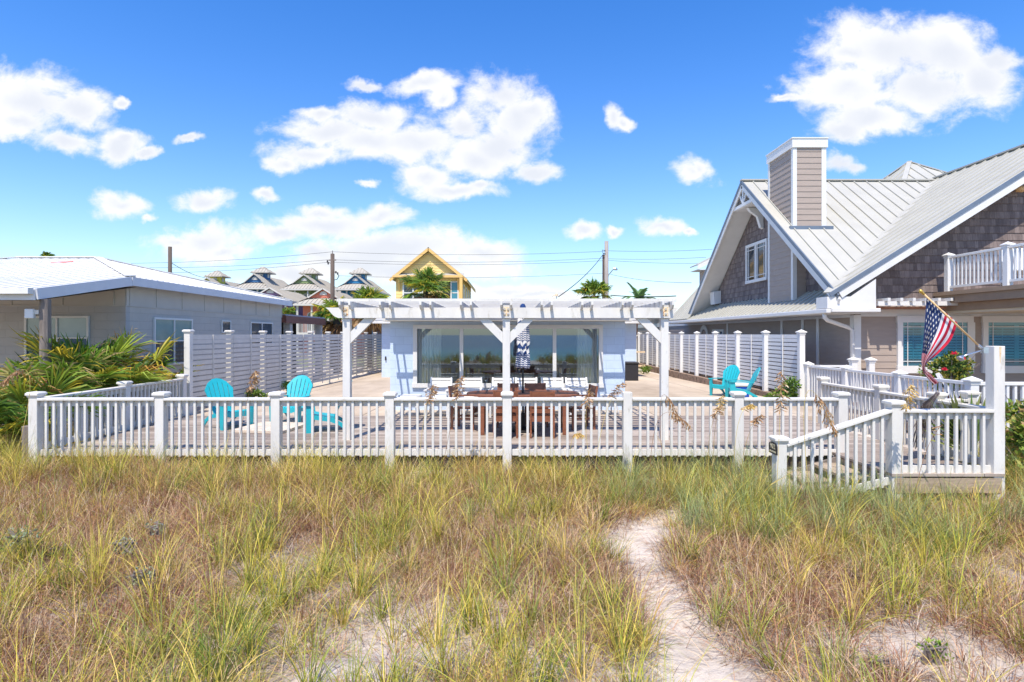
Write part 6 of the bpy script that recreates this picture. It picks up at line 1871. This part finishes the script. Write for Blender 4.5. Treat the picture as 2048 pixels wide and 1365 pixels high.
rng = np.random.default_rng(5)
lit_at.data.foreach_set('value', (cover(GX, GY) * (GY > -12) * (GY < 9.3) * np.clip((path_dist(GX, GY) - .7) / .6, 0, 1)).astype(np.float32).ravel())


def tufts(X, Y, per, rad, Lr, th, bend, wr, pal, nseg, shade=.3, pal_pick=None):
    N = len(X); cnt = rng.integers(int(per * .6), int(per * 1.4) + 1, N); idx = np.repeat(np.arange(N), cnt); M = len(idx)
    a = rng.uniform(0, 2 * np.pi, M); r = np.abs(rng.normal(0, rad, M)); sc = rng.uniform(.7, 1.25, N)[idx]
    bx = X[idx] + r * np.cos(a); by = Y[idx] + r * np.sin(a); keep = ~((by > 9.1) & (np.abs(bx) < 7.7)); bx, by, idx, a, r, sc = bx[keep], by[keep], idx[keep], a[keep], r[keep], sc[keep]; M = len(bx)
    bz = ground_z(bx, by) - .01
    lean = rng.normal(0, .5, N)[idx]
    az = a + rng.normal(0, .6, M) + lean * .3
    L = rng.uniform(*Lr, M) * sc
    th0 = np.clip(rng.normal(th[0], th[1], M) + r / rad * .12, .0, 1.45); bd = rng.normal(bend[0], bend[1], M)
    w = rng.uniform(*wr, M) * .5
    tone = rng.integers(0, len(pal), N)[idx]; mixin = rng.integers(0, len(pal), M); c = np.where(rng.uniform(0, 1, M)[:, None] < .55, pal[tone], pal[mixin]) * rng.uniform(1 - shade * 1.6, 1 + shade, M)[:, None]
    return blades(np.stack([bx, by, bz], 1), az, L, th0, bd, w, c, nseg, rng.uniform(-.9, .9, M))


dryz = lambda x, y: np.clip(.42 + 3.4 * (fbm(x * .55 + 9, y * .55 + 4, 31) - .42) + .5 * np.exp(-(((x - 2.6) / 1.3) ** 2 + ((y - 4.6) / .9) ** 2)) + .5 * np.exp(-(((x + 4.5) / 2.0) ** 2 + ((y - 8.2) / .9) ** 2)) + .4 * np.exp(-(((x + 5.0) / 1.6) ** 2 + ((y - 5.6) / .8) ** 2)), 0, 1)
greenz = lambda x, y: np.clip(1.15 - .95 * dryz(x, y) + .3 * np.exp(-(((x - 3.2) / 2.0) ** 2 + ((y - 7.4) / 1.0) ** 2)), .12, 1)
xs0, xs1 = -9.6, 9.6
wedge = lambda X, Y: (np.abs(X) < 1.02 * Y + .9)
X, Y = scatter(7200, xs0, xs1, 2.75, 9.05, rng, lambda x, y: dryz(x, y) * wedge(x, y))
Xb, Yb = scatter(3600, -8.5, 8.5, 2.75, 9.05, rng, lambda x, y: .55 * wedge(x, y))
thatch = [tufts(X, Y, 62, .13, (.14, .42), (.6, .42), (1.3, 1.0), (.0034, .006), PAL_BROWN, 4, .36), tufts(Xb, Yb, 45, .17, (.12, .36), (.8, .4), (1.0, 1.0), (.0032, .0056), np.concatenate([PAL_BROWN, PAL_STRAW, C_((226, 212, 192), (204, 188, 170), (110, 84, 70))]), 4, .36)]
# litter of dead stems lying nearly flat
Xl, Yl = scatter(9000, -8.5, 8.5, 2.8, 9.05, rng, lambda x, y: wedge(x, y) * .8 + .05)
thatch.append(blades(np.stack([Xl, Yl, ground_z(Xl, Yl) + .012], 1), rng.uniform(0, 6.28, len(Xl)), rng.uniform(.08, .3, len(Xl)), np.full(len(Xl), 1.42), rng.normal(.1, .25, len(Xl)), rng.uniform(.0015, .003, len(Xl)), PAL_BROWN[rng.integers(0, 6, len(Xl))], 3))
grass_object('dry_thatch', thatch, 'reddish brown dry thatch and dead stems between the grass tufts', 'dry grass')
Xg, Yg = scatter(1500, xs0, xs1, 2.75, 9.0, rng, lambda x, y: greenz(x, y) * wedge(x, y))
Xs, Ys = scatter(1500, xs0, xs1, 2.75, 9.0, rng, lambda x, y: wedge(x, y) * .9)
Xu, Yu = scatter(380, 1.5, 9.6, 6.3, 9.6, rng, lambda x, y: wedge(x, y))
green = [tufts(Xg, Yg, 46, .055, (.24, .60), (.20, .18), (.85, .5), (.0048, .0088), PAL_GREEN, 5),
         tufts(Xs, Ys, 34, .08, (.22, .54), (.38, .28), (1.25, .6), (.0036, .0066), np.concatenate([PAL_STRAW, PAL_GREEN[:3]]), 5),
         tufts(*scatter(230, xs0, xs1, 2.8, 9.0, rng, lambda x, y: wedge(x, y)), 26, .05, (.45, .85), (.22, .18), (1.15, .6), (.0052, .0088), np.concatenate([PAL_GREEN[[0, 2, 4]], PAL_STRAW[[0, 4]]]), 6),
         tufts(*scatter(420, -9, 9, 7.7, 9.06, rng, lambda x, y: .8 + 0 * x), 34, .07, (.34, .7), (.2, .18), (.9, .5), (.0042, .0076), np.concatenate([PAL_GREEN, PAL_STRAW]), 5),
         tufts(Xu, Yu, 44, .07, (.35, .72), (.25, .18), (.8, .5), (.004, .0066), PAL_BLUE, 5)]
# side yards, and the dune behind the viewpoint that the windows mirror
for (n, a, b_, c_, d_) in ((150, -11.5, -7.75, 8.4, 10.9), (90, 6.9, 8.1, 7.0, 9.4)):
    Xq = rng.uniform(a, b_, n); Yq = rng.uniform(c_, d_, n); green.append(tufts(Xq, Yq, 40, .08, (.35, .7), (.25, .2), (.8, .5), (.004, .007), np.concatenate([PAL_GREEN, PAL_STRAW]), 4))
grass_object('dune_grass', green, 'green and straw coloured dune grass tufts covering the sand in front of the railing', 'grass')
Xq = rng.uniform(-14, 14, 900); Yq = rng.uniform(-11, -1.5, 900); kp = path_dist(Xq, Yq) > 1.1
grass_object('seaward_dune_grass', [tufts(Xq[kp], Yq[kp], 26, .12, (.4, .85), (.25, .2), (.8, .5), (.008, .014), np.concatenate([PAL_GREEN, PAL_BROWN[:2]]), 3)], 'dune grass on the crest towards the sea, mirrored in the windows', 'grass')


# sea oats: single stalks with seed heads
def sea_oat(label, base, mid, tip, n=46, droop=1.0, seed=0, col=None):
    """base, mid, tip: points of the curved stem; the seed head hangs along its last part"""
    random.seed(seed); b, m, e = Vector(base), Vector(mid), Vector(tip)
    b.z = float(ground_z(b.x, b.y)) - .02
    t_ = thing('sea_oat', label, 'sea oat', tuple(b), 'sea oat stalks in front of the railing')
    qb = lambda q: b * (1 - q) ** 2 + (m * 2 - (b + e) * .5) * (2 * q * (1 - q)) + e * q * q
    pts = [qb(k / 12) for k in range(13)]
    mb = MB(); mb.tube(pts, [.0042 - .0026 * k / 12 for k in range(13)], 5); part(mb, 'stem', mat('straw_stem_%d' % seed, random.choice((srgb(206, 184, 104), srgb(178, 150, 96), srgb(150, 112, 80))), .7, .1, 20), t_)
    lb = LB(); cols = col or (srgb(176, 136, 96), srgb(196, 160, 116), srgb(150, 112, 78), srgb(216, 188, 148))
    for k in range(n):
        q = .74 + .26 * k / n; p = qb(q); tg = (qb(min(1, q + .02)) - qb(q - .02)).normalized()
        a = random.uniform(0, 6.28); sd = Vector((math.cos(a), math.sin(a), 0)); env = math.sin(math.pi * min(1, (k / n) * .86 + .14)) ** .7
        r = .10 * env * random.uniform(.5, 1); pe = p + sd * r * .75 + tg * r * .5 + Vector((0, 0, -r * .55 * droop))
        lb.strip([p, p.lerp(pe, .6) + Vector((0, 0, .01)), pe], (.0012, .001, .001), tg.cross(sd).normalized(), cols[0])
        d = (pe - p).normalized() * .6 + Vector((0, 0, -.6 * droop)) + Vector((random.uniform(-.3, .3),) * 3); d.normalize()
        for h in range(4):
            lb.quad(p.lerp(pe, .45 + .55 * h / 3) + d * .012 * h, d * random.uniform(.018, .028), d.cross(Vector((random.uniform(-1, 1), random.uniform(-1, 1), random.uniform(-1, 1)))).normalized() * .012, jit(random.choice(cols), .2))
    lpart(lb, 'seed_head', t_)


def oat(label, bx_, by_, mx_, my_, tx_, ty_, Y, n=46, seed=0, droop=1.0, col=None):
    sea_oat(label, P(bx_, by_, Y), P(mx_, my_, Y - .05), P(tx_, ty_, Y - .1), n, droop, seed, col)


GLD = (srgb(214, 182, 104), srgb(230, 204, 140), srgb(196, 160, 88))
oat('tall sea oat with a dense brown head in front of the leftmost turquoise chair', 462, 925, 488, 830, 511, 742, 8.5, 60, 101)
oat('sea oat with a loose spreading head left of the leaning brown armchair', 838, 930, 846, 850, 868, 770, 8.6, 54, 102, .7)
oat('sea oat with a loose head crossing the left dining armchair', 878, 925, 902, 850, 924, 752, 8.6, 56, 103, .7)
oat('sea oat leaning right across the flat topped railing post', 1186, 925, 1208, 840, 1246, 766, 8.5, 46, 104, .5)
oat('sea oat with a drooping head beside the right pergola post', 1330, 930, 1322, 800, 1357, 842, 8.6, 46, 105)
oat('sea oat bent over flat with a dark brown head, right of the right pergola post', 1300, 940, 1318, 838, 1380, 856, 8.4, 40, 106, .8)
oat('sea oat with a thin brown head in front of the right dining armchair', 1190, 935, 1172, 860, 1181, 778, 8.6, 40, 107, .9)
oat('small golden sea oat low in front of the right dining armchair', 1146, 930, 1142, 890, 1160, 868, 8.6, 24, 108, .8, GLD)
oat('slim golden sea oat left of the railing post in front of the right chairs', 1425, 930, 1430, 860, 1446, 792, 8.6, 34, 109, .6, GLD)
oat('brown sea oat head just below the top rail, left of the sixth post', 1418, 935, 1420, 870, 1444, 812, 8.5, 30, 110, .8)
oat('curved sea oat head crossing the railing post in front of the right chairs', 1468, 930, 1476, 850, 1505, 810, 8.6, 30, 111, .6, GLD)
oat('brown sea oat head slanting right of the sixth railing post', 1478, 940, 1494, 880, 1524, 830, 8.5, 34, 112, .7)
oat('straight tall yellow sea oat standing before the low stair post', 1549, 1060, 1557, 900, 1563, 742, 6.9, 40, 113, .9)
oat('sea oat with a heavy bent head crossing the sloping stair rail', 1622, 985, 1612, 790, 1672, 868, 7.5, 62, 114)
oat('pale golden sea oat above the landing railing post', 1800, 985, 1806, 880, 1822, 770, 7.4, 44, 115, .8, GLD)
oat('dark bare sea oat stalk leaning across the landing railing', 1822, 990, 1850, 910, 1886, 850, 7.5, 8, 116, .4)
oat('dry drooping sea oat over the palmetto at the left border', 20, 930, 60, 760, 2, 770, 8.6, 50, 117)
random.seed(140)
for k, (px, py, Y, lab) in enumerate(((40, 1035, 5.7, 'grey green dune rosemary tuft at the left border'), (285, 1120, 5.0, 'small silvery sprig lying among the grass on the left'), (245, 1050, 5.7, 'pale silver green seedling in the left grass'), (308, 1010, 6.2, 'silvery sprig left of the middle of the dune'))):
    c = P(px, py, Y); c.z = float(ground_z(c.x, c.y)) + .2
    bush('silver_sprig', lab, 'plant', c, (.22, .16, .13) if k == 0 else (.13, .1, .08), 260 if k == 0 else 90, (srgb(160, 170, 136), srgb(188, 194, 164), srgb(132, 146, 108)), .016, 150 + k, 'silvery sprigs in the grass')
for k, (px, py, Y, lab) in enumerate(((1768, 1325, 3.95, 'low bright green seedling on the bare sand at the lower right'), (1870, 1310, 4.05, 'upright bright green seedling on the bare sand, right of the other one'), (120, 1035, 5.8, 'bright green leafy weed in the left grass'))):
    c = P(px, py, Y); c.z = float(ground_z(c.x, c.y)) + .07
    bush('green_seedling', lab, 'plant', c, (.13, .10, .08), 100, (srgb(120, 150, 50), srgb(150, 176, 70), srgb(90, 120, 40)), .018, 170 + k, 'bright green seedlings on the sand')
